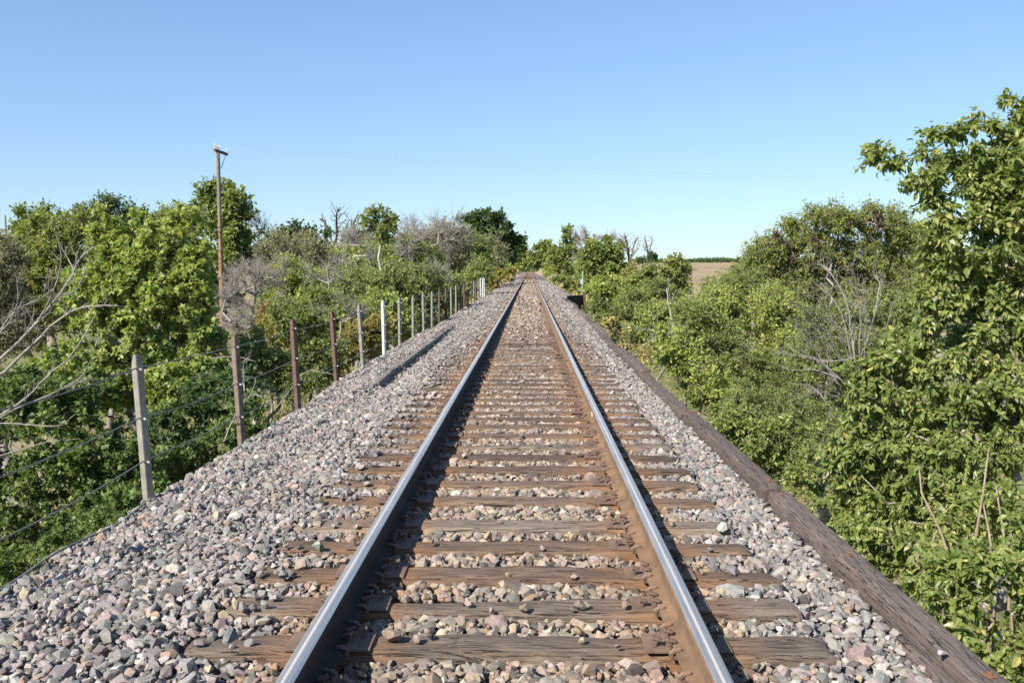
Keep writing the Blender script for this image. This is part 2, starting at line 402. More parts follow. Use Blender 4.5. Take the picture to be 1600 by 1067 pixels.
by = axis([(-8, 2, 12), (2, 60, 420), (60, 200, 200), (200, 640, 120)])
bx = axis([(-3.35, 3.35, 64)])
X, Y = np.meshgrid(bx, by); 
inb = sstep(BR1 - 1, BR1 + 2, Y)
xr = curb_x(Y) + .02
Xc = np.where(inb > .5, X, np.minimum(X, xr)); Xc = np.where(inb > .5, Xc, np.maximum(Xc, -2.9))
Z = bed_z(Xc, Y) - .035
nx, ny = len(bx), len(by); i, j = np.meshgrid(np.arange(nx - 1), np.arange(ny - 1)); q = (j * nx + i).ravel()
me = npmesh('ballast_bed', np.stack([Xc.ravel(), Y.ravel(), Z.ravel()], 1), np.stack([q, q + 1, q + nx + 1, q + nx], 1), True)
tag(link('ballast_bed', me, M_BED), kind='structure')
mb = MB()
mb.box((-.5, (BR0 + BR1) / 2, -.47), (5.0, BR1 - BR0, .14))
for x in (-2.3, -1.5, -.75, .0, .75, 1.4): mb.box((x, (BR0 + BR1) / 2, -.76), (.3, BR1 - BR0 - .3, .44))
mb.box((-2.85, (BR0 + BR1) / 2, -.50), (.08, BR1 - BR0 - .1, .36))
for y in np.arange(BR0 + 2, BR1, 4.4):
    mb.box((-.5, y, -1.15), (5.3, .32, .34))
    for x in (-2.5, -1.2, .2, 1.5): mb.tube([(x, y, -1.3), (x * 1.08, y, -6)], .17, 10)
tag(mb.build('bridge_deck', M_CURB), kind='structure')

# ------------------------------------------------------------------ crushed stone
def hull(npts, seed, flatz=.7):
    r = np.random.default_rng(seed); p = nrm(r.normal(size=(npts, 3))) * r.uniform(.82, 1.05, (npts, 1))
    p *= np.array([1.0, r.uniform(.62, .95), r.uniform(.5, .8) * flatz / .7])
    bm = bmesh.new(); [bm.verts.new(v) for v in p]
    res = bmesh.ops.convex_hull(bm, input=bm.verts[:])
    loose = [v for v in bm.verts if not v.link_faces]; bmesh.ops.delete(bm, geom=loose, context='VERTS')
    bmesh.ops.triangulate(bm, faces=bm.faces[:]); bm.verts.index_update()
    V = np.array([v.co[:] for v in bm.verts]); Fc = np.array([[v.index for v in f.verts] for f in bm.faces]); bm.free()
    return V, Fc
HI = [hull(18, s) for s in range(14)]; LO = [hull(8, 50 + s) for s in range(8)]
PAL = np.array([(.33, .295, .30), (.26, .24, .25), (.38, .30, .285), (.42, .36, .33), (.235, .25, .245), (.30, .32, .30),
                (.14, .13, .135), (.54, .51, .48), (.47, .35, .24), (.44, .27, .15), (.37, .27, .25), (.30, .23, .235)])
PAL = (PAL * .50 + PAL.mean(1, keepdims=True) * .50) * np.array([1.035, .995, .94]) * .71
PW_OUT = np.array([.17, .12, .13, .10, .10, .07, .07, .07, .05, .025, .065, .05])
PW_IN = np.array([.10, .07, .12, .14, .07, .04, .07, .08, .15, .08, .06, .02])
def quat_mats(n):
    q = nrm(rg.normal(size=(n, 4))); w_, x, y, z = q.T
    return np.stack([np.stack([1 - 2 * (y * y + z * z), 2 * (x * y - z * w_), 2 * (x * z + y * w_)], -1),
                     np.stack([2 * (x * y + z * w_), 1 - 2 * (x * x + z * z), 2 * (y * z - x * w_)], -1),
                     np.stack([2 * (x * z - y * w_), 2 * (y * z + x * w_), 1 - 2 * (x * x + y * y)], -1)], -2)
def stones(P, size, lib, inner):
    n = len(P); Vs, Fs, Cs = [], [], []; base = 0
    lab = rg.integers(0, len(lib), n)
    pw = np.where(inner[:, None], PW_IN, PW_OUT); cum = np.cumsum(pw / pw.sum(1, keepdims=True), 1)
    ci = (rg.random((n, 1)) > cum).sum(1).clip(0, len(PAL) - 1)
    colr = PAL[ci] * rg.uniform(.78, 1.22, (n, 1)) * rg.uniform(.95, 1.05, (n, 3))
    colr = np.where(inner[:, None], colr * np.array([1.0, .935, .84]), colr)
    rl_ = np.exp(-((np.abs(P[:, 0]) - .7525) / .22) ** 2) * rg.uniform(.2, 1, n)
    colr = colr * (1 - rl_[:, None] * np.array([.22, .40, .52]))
    for k, (V, Fc) in enumerate(lib):
        s = np.where(lab == k)[0]
        if len(s) == 0: continue
        Mx = quat_mats(len(s))
        W = np.einsum('nij,vj->nvi', Mx, V) * size[s][:, None, None]
        W[:, :, 2] *= .85
        W += P[s][:, None]
        Vs.append(W.reshape(-1, 3))
        Fs.append((Fc[None] + (np.arange(len(s)) * len(V))[:, None, None] + base).reshape(-1, 3))
        Cs.append(np.repeat(np.concatenate([colr[s], np.ones((len(s), 1))], 1), len(Fc), 0))
        base += len(s) * len(V)
    return np.concatenate(Vs), np.concatenate(Fs), np.concatenate(Cs)
# tie positions along the track
TY = [-.7, -.2, .3, .8, 1.32, 1.83, 2.33, 2.83, 3.31, 3.80, 4.27, 4.72, 5.21, 5.64, 6.26, 6.77]
_r = random.Random(3)
while TY[-1] < 600: TY.append(TY[-1] + .495 + _r.uniform(-.03, .03))
TY = np.array(TY)
def scatter(y0, y1, cell, size, lib, layers=1, skip_ties=True, up=0.0):
    xs = np.arange(-2.92, 3.1, cell); ys = np.arange(y0, y1, cell)
    X, Y = np.meshgrid(xs, ys); outs = []
    for L in range(layers):
        x = (X + rg.uniform(-.5, .5, X.shape) * cell).ravel(); y = (Y + rg.uniform(-.5, .5, X.shape) * cell).ravel()
        s = size * rg.lognormal(-.05, .40, x.shape).clip(.4, 2.2)
        inb = y > BR1 + .5
        ok = np.where(inb, np.abs(x) < 3.05, (x < curb_x(y) - s * .6 + (rg.random(x.shape) < .5) * (.02 + .16 * sstep(20, 34, y) * np.clip(.5 + wob(y, y * 0 + 4, .5), 0, 1))))
        idx = np.searchsorted(TY, y).clip(1, len(TY) - 1)
        dt = np.minimum(np.abs(y - TY[idx]), np.abs(y - TY[idx - 1]))
        ontie = (dt < .125) & (np.abs(x) < 1.37)
        keep = (rg.random(x.shape) < .012 + .12 * (x < -1.1) * (x > -1.4) + .45 * sstep(18, 34, y) * (np.abs(x) < .55) + .15 * sstep(18, 34, y)) & (np.abs(np.abs(x) - .75) > .2)
        rail = np.abs(np.abs(x) - .7525) < .10
        ok &= ~(ontie & ~keep)
        z = bed_z(x, y) + (L - .5 * (layers - 1)) * size * .55 + rg.uniform(-.3, .45, x.shape) * size
        ok &= ~(rail & (z > -.02))
        z = np.where(ontie, .006 + s * .35, z)
        # shoulder of the tie: stones beside it stay below its top
        near = (dt >= .125) & (dt < .125 + s) & (np.abs(x) < 1.37) & (y < 20)
        z = np.where(near, np.minimum(z, -.02 - s * .25), z)
        outs.append((x[ok], y[ok], z[ok], s[ok]))
    x, y, z, s = [np.concatenate(a) for a in zip(*outs)]
    return np.stack([x, y, z], 1), s
allV, allF, allC, off = [], [], [], 0
for (y0, y1, cell, size, lib, lay) in ((1.2, 14, .042, .0265, HI, 2), (14, 34, .050, .032, LO, 2), (34, 80, .085, .055, LO, 1), (80, 130, .15, .085, LO, 1)):
    P, s = scatter(y0, y1, cell, size, lib, lay)
    if y0 < 14:                                # a few big ones
        k = rg.random(len(s)) < .02; s = np.where(k, s * 1.5, s)
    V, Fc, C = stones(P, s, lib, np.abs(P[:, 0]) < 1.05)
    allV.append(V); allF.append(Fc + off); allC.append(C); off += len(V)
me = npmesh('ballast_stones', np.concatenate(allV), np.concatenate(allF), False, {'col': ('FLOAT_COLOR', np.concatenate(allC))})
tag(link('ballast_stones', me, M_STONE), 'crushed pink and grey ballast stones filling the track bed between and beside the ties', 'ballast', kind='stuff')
print('stones faces', len(me.polygons))

# ------------------------------------------------------------------ ties with plates and spikes
def tie_mesh(seed, length=2.72, wdt=.228, hgt=.19, rag=1.0):
    r = np.random.default_rng(seed)
    nl = 70; xs = np.linspace(-length / 2, length / 2, nl)
    # cross-section, clockwise from bottom left; rounded top edges
    c = []; e = .018 + .012 * r.random()
    c += [(-wdt / 2, -hgt), (-wdt / 2, -hgt * .5), (-wdt / 2, -e * 1.6), (-wdt / 2 + e * .35, -e * .45), (-wdt / 2 + e * 1.4, 0)]
    c += [(-wdt / 4, 0), (0, 0), (wdt / 4, 0)]
    c += [(wdt / 2 - e * 1.4, 0), (wdt / 2 - e * .35, -e * .45), (wdt / 2, -e * 1.6), (wdt / 2, -hgt * .5), (wdt / 2, -hgt)]
    c = np.array(c); nc = len(c)
    V = np.zeros((nl, nc, 3))
    ph = r.uniform(0, 50)
    for a, x in enumerate(xs):
        endf = max(0, 1 - (length / 2 - abs(x)) / .045)
        y = c[:, 0] * (1 + .02 * math.sin(x * 3 + ph)) ; z = c[:, 1].copy()
        top = c[:, 1] > -.06
        dz = .006 * wob(x * 2.2 + ph, c[:, 0] * 14 + ph, 1.0) + .004 * wob(x * 9 + ph, c[:, 0] * 40, 1.0)
        edge = np.abs(c[:, 0]) > wdt * .36
        chip = np.maximum(0, wob(x * 3.1 + ph * 2, np.sign(c[:, 0]) * 7 + ph, 1.0) - .25) * .030 * rag
        z += np.where(top, dz * rag - edge * chip, 0) - endf * endf * .014 * top
        y = y - np.sign(c[:, 0]) * (edge * (chip * .5 + .004 * wob(x * 8 + ph, c[:, 1] * 60, 1.0))) - np.sign(c[:, 0]) * endf ** 2 * .008 * edge
        V[a, :, 0] = x + (0.010 * wob(c[:, 0] * 30 + ph, c[:, 1] * 30, 1.) if a in (0, nl - 1) else 0)
        V[a, :, 1] = y; V[a, :, 2] = z
    # keep tops flat where the plates sit
    for sx in (-1, 1):
        m = np.abs(V[:, :, 0] - sx * .7525) < .21
        V[:, :, 2] = np.where(m & (V[:, :, 2] > -.02), np.minimum(V[:, :, 2], 0) , V[:, :, 2])
    i = np.arange(nl - 1)[:, None] * nc; j = np.arange(nc - 1)[None]
    Fq = np.stack([i + j, i + j + 1, i + nc + j + 1, i + nc + j], -1).reshape(-1, 4)
    caps = np.array([np.arange(nc)[::-1], (nl - 1) * nc + np.arange(nc)])
    botm = np.stack([np.arange(nl - 1) * nc, np.arange(1, nl) * nc, np.arange(1, nl) * nc + nc - 1, np.arange(nl - 1) * nc + nc - 1], -1)
    me = npmesh('railway_tie', V.reshape(-1, 3), [Fq, botm, caps], True)
    try: me.set_sharp_from_angle(angle=R(50))
    except Exception: pass
    return me
tie_meshes = []
for k in range(9):
    mt = tie_mesh(k + 1, 2.72 + rnd.uniform(-.05, .04), .228 + rnd.uniform(-.012, .012), rag=1.0 + .8 * (k % 3))
    mt.materials.append([M_TIE, M_TIE, M_TIE_GREY, M_TIE, M_TIE_DARK, M_TIE, M_TIE_GREY, M_TIE, M_TIE][k]); tie_meshes.append(mt)
def plate_mesh():
    mb = MB(); mb.box((0, 0, .0065), (.36, .185, .013), bev=.003)
    for s in (-1, 1): mb.box((s * .083, 0, .0155), (.018, .18, .009), bev=.002)
    return mb
def spike_mesh():
    mb = MB(); mb.box((0, 0, .012), (.016, .016, .03))
    mb.box((-.008, 0, .030), (.042, .030, .011), rot=(0, R(-14), 0), bev=.004)
    return mb
pm = None; sm = None
tie_group = 'wooden ties under the rails'
def plate(tie, sx, spikes, dy=0):
    global pm, sm
    if pm is None:
        o = plate_mesh().build('tie_plate', M_PLATE, tie); pm = o.data
    else: o = link('tie_plate', pm, M_PLATE, tie)
    o.location = (sx * .7525, dy, .0); o.rotation_euler = (0, 0, rnd.uniform(-.02, .02))
    if spikes:
        # (x toward gauge/field, y): rail base is +-.07 wide
        spots = [(-.076, -.055), (-.076, .03), (.076, .055), (.076, -.03), (-.13, -.045)] + ([(.135, .05)] if rnd.random() < .6 else [])
        for (u, v) in spots:
            if sm is None:
                q = spike_mesh().build('spike', M_SPIKE, o); sm = q.data
            else: q = link('spike', sm, M_SPIKE, o)
            side = 1 if u > 0 else -1
            q.location = (u + rnd.uniform(-.003, .003) + side * .004, v + rnd.uniform(-.008, .008), .013 + rnd.uniform(0, .008))
            q.rotation_euler = (0, 0, (0 if side > 0 else math.pi) + rnd.uniform(-.35, .35))
cnt = 0
for k, y in enumerate(TY):
    if y < 1.2: continue
    if cnt >= 300: break
    cnt += 1
    mt = tie_meshes[rnd.randrange(9)]
    near = y < 42
    o = bpy.data.objects.new('railway_tie', mt); COL.objects.link(o)
    o.location = (rnd.uniform(-.03, .03), y, rnd.uniform(-.006, .004)); 
    o.rotation_euler = (rnd.uniform(-.012, .012), 0, rnd.uniform(-.012, .012) + (math.pi if rnd.random() < .5 else 0))
    if abs(y - 5.21) < .01: o.data = tie_meshes[1]
    vis = int(np.sum((TY > 3.2) & (TY <= y + .001)))
    OR = ['first', 'second', 'third', 'fourth', 'fifth', 'sixth', 'seventh', 'eighth', 'ninth', 'tenth', 'eleventh', 'twelfth', 'thirteenth', 'fourteenth', 'fifteenth', 'sixteenth', 'seventeenth', 'eighteenth', 'nineteenth', 'twentieth']
    tone = {M_TIE_GREY: 'greyed', M_TIE_DARK: 'dark brown', M_TIE: 'brown'}[o.data.materials[0]]
    if 1 <= vis <= 20: lb = '%s wooden tie, %s one up from the bottom edge of the picture' % (tone, OR[vis - 1])
    elif vis < 1: lb = 'wooden tie below the bottom edge of the picture under both rails'
    else: lb = 'weathered wooden tie under both rails, beyond the twentieth from the bottom edge'
    tag(o, lb, 'railway tie', tie_group)
    if near:
        flip = abs(o.rotation_euler.z) > 1.5
        for sx in (-1, 1): plate(o, sx, y < 17, rnd.uniform(-.008, .008))
rest = [y for y in TY if y > TY[np.searchsorted(TY, 1.2)] + 0 and y > o.location.y + .2]
mb = MB()
for y in rest: mb.box((rnd.uniform(-.03, .03), y, -.09), (2.7, .22, .19))
tag(mb.build('distant_ties', M_TIE), 'far off brown ties merging under the rails towards the vanishing point', 'railway ties', tie_group, 'stuff')

# ------------------------------------------------------------------ rails
def rail(sx, label):
    root = empty('steel_rail', (sx * .7525, 0, 0)); tag(root, label, 'rail')
    half = [(.0705, 0), (.0705, .010), (.045, .0165), (.014, .027), (.0085, .042), (.0085, .112), (.013, .122), (.033, .130)]
    head = [(.0340, .130), (.0352, .138), (.0352, .152), (.0325, .160), (.0255, .1655), (.013, .1675), (0, .168)]
    ys = axis([(-4, 60, 64), (60, 640, 60)])
    wv = .006 * wob(ys * .25, ys * 0 + sx, 1.0) * (ys > 12)
    z0 = .0155
    def sweep(prof, nm, mat):
        prof = np.array(prof); n = len(prof)
        V = np.zeros((len(ys), n, 3)); V[:, :, 0] = prof[None, :, 0] + wv[:, None]; V[:, :, 1] = ys[:, None]; V[:, :, 2] = prof[None, :, 1] + z0
        i = np.arange(len(ys) - 1)[:, None] * n; j = np.arange(n)[None]; k = (j + 1) % n
        Fq = np.stack([i + j, i + k, i + n + k, i + n + j], -1).reshape(-1, 4)
        me = npmesh(nm, V.reshape(-1, 3), [Fq, np.array([np.arange(n)[::-1], (len(ys) - 1) * n + np.arange(n)])], True)
        me.set_sharp_from_angle(angle=R(38))
        return link(nm, me, mat, root)
    sweep([(x, z) for x, z in half] + [(-x, z) for x, z in half[::-1]], 'rail_web_and_foot', M_RUST if sx > 0 else M_RUST_SHADE)
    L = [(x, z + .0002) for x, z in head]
    h = sweep(L + [(-x, z) for x, z in L[::-1][1:]], 'rail_head', [M_HEAD, M_RUST if sx > 0 else M_RUST_SHADE])
    # the sides of the head are rusty, its running surface polished
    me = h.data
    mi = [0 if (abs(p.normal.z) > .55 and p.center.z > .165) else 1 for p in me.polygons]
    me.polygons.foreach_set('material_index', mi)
    # anchors clipped on the foot beside the nearer ties
    am = None
    for y in TY:
        if y < 2.5 or y > 13: continue
        for s in (-1, 1):
            if rnd.random() < .18: continue
            yy = y + s * .135
            if am is None:
                mb = MB(); mb.tube([(.085, 0, -.012), (.088, 0, .006), (.075, 0, .018), (.045, 0, .0235)], [.011, .012, .011, .008], 6)
                mb.tube([(-.078, 0, .002), (-.072, 0, -.012), (0, 0, -.02), (.085, 0, -.012)], .009, 6)
                a = mb.build('rail_anchor', M_SPIKE, root); am = a.data
            else: a = link('rail_anchor', am, M_SPIKE, root)
            a.location = (0, yy, z0); a.rotation_euler = (0, 0, math.pi if sx > 0 else 0)
    return root
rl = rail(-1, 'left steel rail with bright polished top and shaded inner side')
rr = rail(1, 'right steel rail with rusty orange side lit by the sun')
# chalky paint mark on the web of the right rail
mb = MB(); mb.box((-.0103, 9.6, .085), (.003, .16, .085))
o = mb.build('paint_mark', flat('cream paint', (.62, .52, .36), .8), rr); 

# ------------------------------------------------------------------ curb timbers on the right edge of the bridge
def timber(y0, y1, x0, x1, w_=.15, h_=.30, top=.0, seed=0, mat=M_CURB):
    r = np.random.default_rng(seed); L = y1 - y0; nl = max(6, int(L / .07))
    c = []; e = .022
    hw = w_ / 2
    c = [(-hw, -h_), (-hw, -h_ * .6), (-hw, -h_ * .3), (-hw, -e), (-hw + e * .4, -e * .35), (-hw + e, 0), (-hw * .4, .0), (hw * .4, 0), (hw - e, 0), (hw - e * .4, -e * .35), (hw, -e), (hw, -h_ * .3), (hw, -h_ * .6), (hw, -h_)]
    c = np.array(c); nc = len(c); V = np.zeros((nl, nc, 3)); ph = r.uniform(0, 90)
    for a in range(nl):
        u = a / (nl - 1); l = (u - .5) * L
        endf = max(0, 1 - min(u, 1 - u) * L / .06)
        edge = np.abs(c[:, 0]) > hw * .75
        chip = np.maximum(0, wob(l * 2.0 + ph, np.sign(c[:, 0]) * 5 + ph, 1.0) - .35) * .035 * (c[:, 1] > -.1)
        V[a, :, 0] = l
        V[a, :, 1] = -(c[:, 0] - np.sign(c[:, 0]) * (edge * chip * .5) + .003 * wob(l * 6 + ph, c[:, 1] * 30, 1.)) + np.sign(c[:, 0]) * endf ** 2 * .012 * edge
        V[a, :, 2] = c[:, 1] - edge * chip * .8 + (c[:, 1] > -.1) * (.004 * wob(l * 4 + ph, c[:, 0] * 20, 1.) - endf ** 2 * .018)
    i = np.arange(nl - 1)[:, None] * nc; j = np.arange(nc - 1)[None]
    Fq = np.stack([i + j, i + nc + j, i + nc + j + 1, i + j + 1], -1).reshape(-1, 4)
    caps = np.array([np.arange(nc), (nl - 1) * nc + np.arange(nc)[::-1]])
    me = npmesh('curb_timber', V.reshape(-1, 3), [Fq, caps], True)
    me.set_sharp_from_angle(angle=R(48))
    o = link('curb_timber', me, mat)
    o.location = ((x0 + x1) / 2, (y0 + y1) / 2, top); o.rotation_euler = (0, 0, math.atan2(y1 - y0, x1 - x0))
    return o
def washer(parent, u, v, z=.004, big=1.0):
    mb = MB(); mb.box((0, 0, 0), (.042 * big, .036 * big, .005), rot=(0, 0, .3), bev=.002); mb.tube([(0, 0, 0), (0, 0, .014)], .011 * big, 6)
    o = mb.build('bolt_washer', M_WASHER, parent); o.location = (u, v, z)
joints = [-1.0, 3.35, 6.62, 10.25, 14.3, 18.5, 22.8, 27.2, 31.6, 36.0, 40.3, 44.7, 49.0]
clab = {0: 'curb timber with a stone on it, cut off by the bottom edge', 1: 'nearest whole curb timber right of the ballast, cracked dark brown top',
        2: 'second curb timber from the bottom right with an orange rust washer', 3: 'third curb timber along the right bridge edge, splintered at its far end',
        4: 'fourth curb timber on the right, beside bright green shrub leaves'}
ords = ['fifth', 'sixth', 'seventh', 'eighth', 'ninth', 'tenth', 'eleventh']
for k in range(len(joints) - 1):
    y0, y1 = joints[k], joints[k + 1] - .035
    jx = [0, .015, .0, -.02, .02, -.01, .06, .02, .07, .04, .10, .04, -.02][k]
    tp = [-.004, .0, .016, -.004, .028, -.02, .02, -.035, .005, -.04, -.01, -.03][k]
    o = timber(y0, y1, float(curb_x(y0)) + .083 + jx, float(curb_x(y1)) + .083 + jx, top=tp, seed=k)
    lab = clab.get(k) or '%s curb timber counted from the bottom right along the right bridge edge' % ords[k - 5]
    tag(o, lab, 'curb timber', 'timbers edging the right side of the bridge')
    L = y1 - y0
    if k < 6:
        washer(o, -L / 2 + .17, -.01, big=1.1); washer(o, L / 2 - .16, .01, big=.9)
        if k > 0: washer(o, rnd.uniform(-.3, .5), .02, big=.7)
# a wider weathered cap board on the first timber, as in the photo: lower ledge against the ballast
o = timber(-1.0, 4.05, 1.745, 1.745, w_=.075, h_=.26, top=-.035, seed=33)
tag(o, 'narrow lower ledger plank between the ballast and the nearest curb timber', 'plank')
# left-hand curb, half buried
lj = [(12.6, 14.9, -2.03, -2.05, .055), (14.95, 19.6, -2.03, -2.04, .055), (19.65, 24.6, -2.04, -2.08, .045)]
for k, (y0, y1, x0, x1, tp) in enumerate(lj):
    o = timber(y0, y1, x0, x1, w_=.11, h_=.28, top=tp - .006, seed=60 + k, mat=M_CURB_OLD)
    tag(o, ['near grey timber half buried in ballast beside the cable fence', 'middle grey timber half buried in ballast left of the track', 'far grey timber half buried in ballast left of the track'][k],
        'timber', 'grey timbers half buried left of the track')

# loose chunks
def chunk(name, p, size, col, label, cat, seed):
    V, Fc = hull(16, seed); Mx = quat_mats(1)[0]
    V = V @ Mx.T * size; V[:, 2] *= .8; V[:, 2] -= V[:, 2].min()
    m, t, b, o_ = newmat(name + ' stone'); n = noise(t, N(t, 'ShaderNodeTexCoord').outputs['Object'], 50, 5, .7)
    r = ramp(t, n, [(.3, tuple(c * .7 for c in col)), (.7, tuple(c * 1.15 for c in col))]); t.links.new(r.outputs[0], b.inputs['Base Color']); b.inputs['Roughness'].default_value = .85
    o = link(name, npmesh(name, V, Fc), m); o.location = p
    return tag(o, label, cat)
p = at(1473, 1030, 3.70); chunk('loose_stone', (p[0], 3.70, .003), .03, (.36, .31, .32), 'small purple grey stone lying on the nearest curb timber', 'stone', 5)
p = at(823, 538, 19.6); chunk('wood_scrap', (p[0], 19.45, .0), .085, (.09, .055, .04), 'dark brown scrap lying between the rails in the middle distance', 'scrap', 6)
p = at(742, 486, 36.0); chunk('dark_block', (p[0], 36.0, -.04), .2, (.13, .125, .14), 'dark grey block on the ballast between fence and left rail', 'block', 8)

# ------------------------------------------------------------------ black wing wall and marker at the far end of the bridge
root = empty('wing_wall', (2.12, 49.4, -.35)); tag(root, 'black timber wing wall at the far right end of the bridge', 'wing wall')
th = R(57)
for k in range(5):
    mb = MB(); mb.box((.86, 0, -.32 + k * .19), (1.72, .08, .185), bev=.006); b_ = mb.build('wall_plank', M_BLACK, root); b_.rotation_euler = (0, 0, th)
mb = MB(); mb.box((1.70 * math.cos(th) + .07, 1.70 * math.sin(th) - .10, .05), (.15, .15, 1.25), bev=.01); mb.build('wall_post', M_TIE_DARK, root)
p = at(908, 463, 52.5)
root = empty('marker_post', (p[0], 52.5, -.5)); tag(root, 'slim steel marker post with small pale plate behind the black wing wall', 'marker post')
mb = MB(); mb.tube([(0, 0, -.4), (.10, 0, 1.95)], .028, 6); mb.build('post', M_SIGNPOST, root)
mb = MB(); mb.box((.03, -.05, 1.39), (.17, .02, .28), bev=.004); mb.build('plate', M_SIGN, root)

# ------------------------------------------------------------------ cable fence on the left
FX = -2.72
fy = [6.63 + 2.22 * k for k in range(-4, 25)]
froot = empty('cable_fence', (FX, fy[0], -.12)); tag(froot, 'fence of angle steel posts strung with three wire ropes left of the track', 'fence')
O = np.array([FX, fy[0], -.12])
def post_mesh(kind):
    mb = MB(); h = 1.10; tck = .009
    a = .045
    # two legs of an angle, the corner towards the camera
    for (dx, dy) in ((-1, .28), (.62, .80)):
        d = np.array([dx, dy]); d = d / np.linalg.norm(d) * a; n = np.array([-d[1], d[0]]) / a * tck / 2
        lo = -.5
        pts = [(0, h), (d[0] * .45, h - .004), (d[0] * .8, h - .045), (d[0], h - .10)] if dx < 0 else [(0, h), (d[0] * .5, h - .0), (d[0], h - .03)]
        tp = [(0.0, h)] + [(q[0] / d[0], q[1]) for q in pts[1:]]
        us = [u for u, z in tp]; zs = [z for u, z in tp]
        V = []
        for u, z in zip(us, zs):
            for s in (-1, 1):
                V.append((d[0] * u + n[0] * s, d[1] * u + n[1] * s, lo)); V.append((d[0] * u + n[0] * s, d[1] * u + n[1] * s, z))
        Fs = []
        for k in range(len(us) - 1):
            b0 = k * 4; b1 = b0 + 4
            Fs += [[b0, b0 + 1, b1 + 1, b1], [b0 + 2, b1 + 2, b1 + 3, b0 + 3], [b0 + 1, b0 + 3, b1 + 3, b1 + 1]]
        e_ = (len(us) - 1) * 4
        Fs += [[0, 2, 3, 1], [e_, e_ + 1, e_ + 3, e_ + 2]]
        mb.add(np.array(V), [np.array(Fs)])
    return mb
pk = {}
lean = {}
kinds = {4: 'g', 5: 'bg', 6: 'b', 7: 'b', 8: 'g', 9: 'w', 10: 'g', 11: 'g', 12: 'g', 13: 'g', 14: 'b', 15: 'b'}
tops = []
for k, y in enumerate(fy):
    kd = kinds.get(k, 'g' if rnd.random() < .85 else ('b' if rnd.random() < .6 else 'w'))
    if k >= 26: kd = 'w'
    mat = {'g': M_POST_GREY, 'b': M_POST_BROWN, 'w': M_POST_WHITE, 'bg': M_POST_RUSTY}[kd]
    if kd not in pk: pk[kd] = post_mesh(kd).build('post', mat, froot); o = pk[kd]
    else: o = link('post', pk[kd].data, mat, froot)
    ed = {9: .012, 6: .015}.get(k, rnd.uniform(-.02, .02))
    x = FX + rnd.uniform(-.012, .012) - .0028 * max(0, y - 30) * 0
    lx = -.045 + rnd.uniform(-.012, .012) if k < 9 else rnd.uniform(-.02, .01); ly = rnd.uniform(-.015, .015)
    if k == 4: lx = -.050
    dz = (0.04 if k > 18 else 0) + (.06 if k > 23 else 0) + rnd.uniform(-.02, .02)
    o.location = (x - FX, y - fy[0], dz); o.rotation_euler = (ly, lx, rnd.uniform(-.1, .1))
    if k in (4, 5): o.location.z -= .02
    if kd == 'w' and k == 9: o['label'] = 'white painted post with rusty edge'
    if kd == 'b' and k in (6, 7): o['label'] = 'rust brown post'
    tops.append((x, y, dz, lx))
    if k < 16:
        for z in (.985, .62, .30):
            mb = MB(); mb.tube([(.018, .012, z), (.036, -.008, z)], .0065, 6)
            mb.build('bolt', M_BOLT, o)
for z, nm in ((.975, 'upper'), (.61, 'middle'), (.29, 'lower')):
    pts = []
    for k in range(len(tops) - 1):
        x0, y0, d0, l0 = tops[k]; x1, y1, d1, l1 = tops[k + 1]
        ns = 8 if k < 12 else 3
        gap = (nm == 'upper' and k in (6,)) 
        for s in range(ns):
            u = s / ns; sag = .022 * 4 * u * (1 - u) * (1 + .5 * math.sin(k * 2.1 + z * 9))
            pts.append((x0 * (1 - u) + x1 * u + (l0 * z) * (1 - u) + l1 * z * u - .008 - FX, y0 * (1 - u) + y1 * u - fy[0] + .012, z + d0 * (1 - u) + d1 * u - sag))
    mb = MB(); mb.tube(pts, .0052, 5); mb.build('wire_rope', M_CABLE, froot, True)
# loose rope lying on the ballast edge
pts = [(-2.68 + .03 * math.sin(y * 2.3), y, float(bed_z(-2.68, y)) + .035 + .012 * math.sin(y * 5)) for y in np.linspace(4.2, 6.6, 26)]
mb = MB(); mb.tube(pts, .007, 6); tag(mb.build('loose_wire_rope', M_CABLE, None, True), 'loose grey wire rope lying on the ballast edge at the lower left', 'wire rope')

# ------------------------------------------------------------------ utility poles and wires
def utility_pole(px, ytop, Y, label, arm=True, r=.112, light=1.0):
    p = at(px, ytop, Y); gz = float(ground(p[0], Y)); H = p[2] - gz
    root = empty('utility_pole', (p[0], Y, gz)); tag(root, label, 'utility pole')
    mb = MB(); n = 14
    mb.tube([(0.0 + .02 * math.sin(q * 3), 0, -.5 + (H + .5) * q) for q in np.linspace(0, 1, n)], [r * (1.15 - .35 * q) for q in np.linspace(0, 1, n)], 12)
    mb.build('pole', M_POLE, root, True)
    if arm:
        az = .62
        ax = empty  # noqa
        c, s = math.cos(az), math.sin(az)
        mb = MB(); mb.box((0.0, -.16, H - .28), (1.75, .10, .12), rot=(0, .0, 0), bev=.01)
        a = mb.build('crossarm', M_TIE_DARK, root); a.rotation_euler = (0, 0, 1.55)
        ix = []
        for u in (-.82, -.22, .82):
            mb = MB(); mb.tube([(u, -.16, H - .21), (u, -.16, H - .08)], .010, 6); mb.tube([(u, -.16, H - .09), (u, -.16, H - .05), (u, -.16, H + .0), (u, -.16, H + .03)], [.022, .03, .022, .01], 10)
            i_ = mb.build('insulator', M_INS, root, True); i_.rotation_euler = (0, 0, 1.55)
            v = Matrix.Rotation(1.55, 3, 'Z') @ Vector((u, -.16, H + .0)); ix.append(v + Vector(root.location))
        for sg in (-1, 1):
            mb = MB(); mb.tube([(sg * .62, -.17, H - .34), (sg * .06, -.12, H - 1.05)], .018, 5); q = mb.build('brace', M_SPIKE, root); q.rotation_euler = (0, 0, 1.55)
        return root, ix
    else:
        mb = MB(); mb.box((.0, -.12, H - 1.9), (1.7, .1, .12)); mb.build('crossarm', M_TIE_DARK, root)
    return root, []
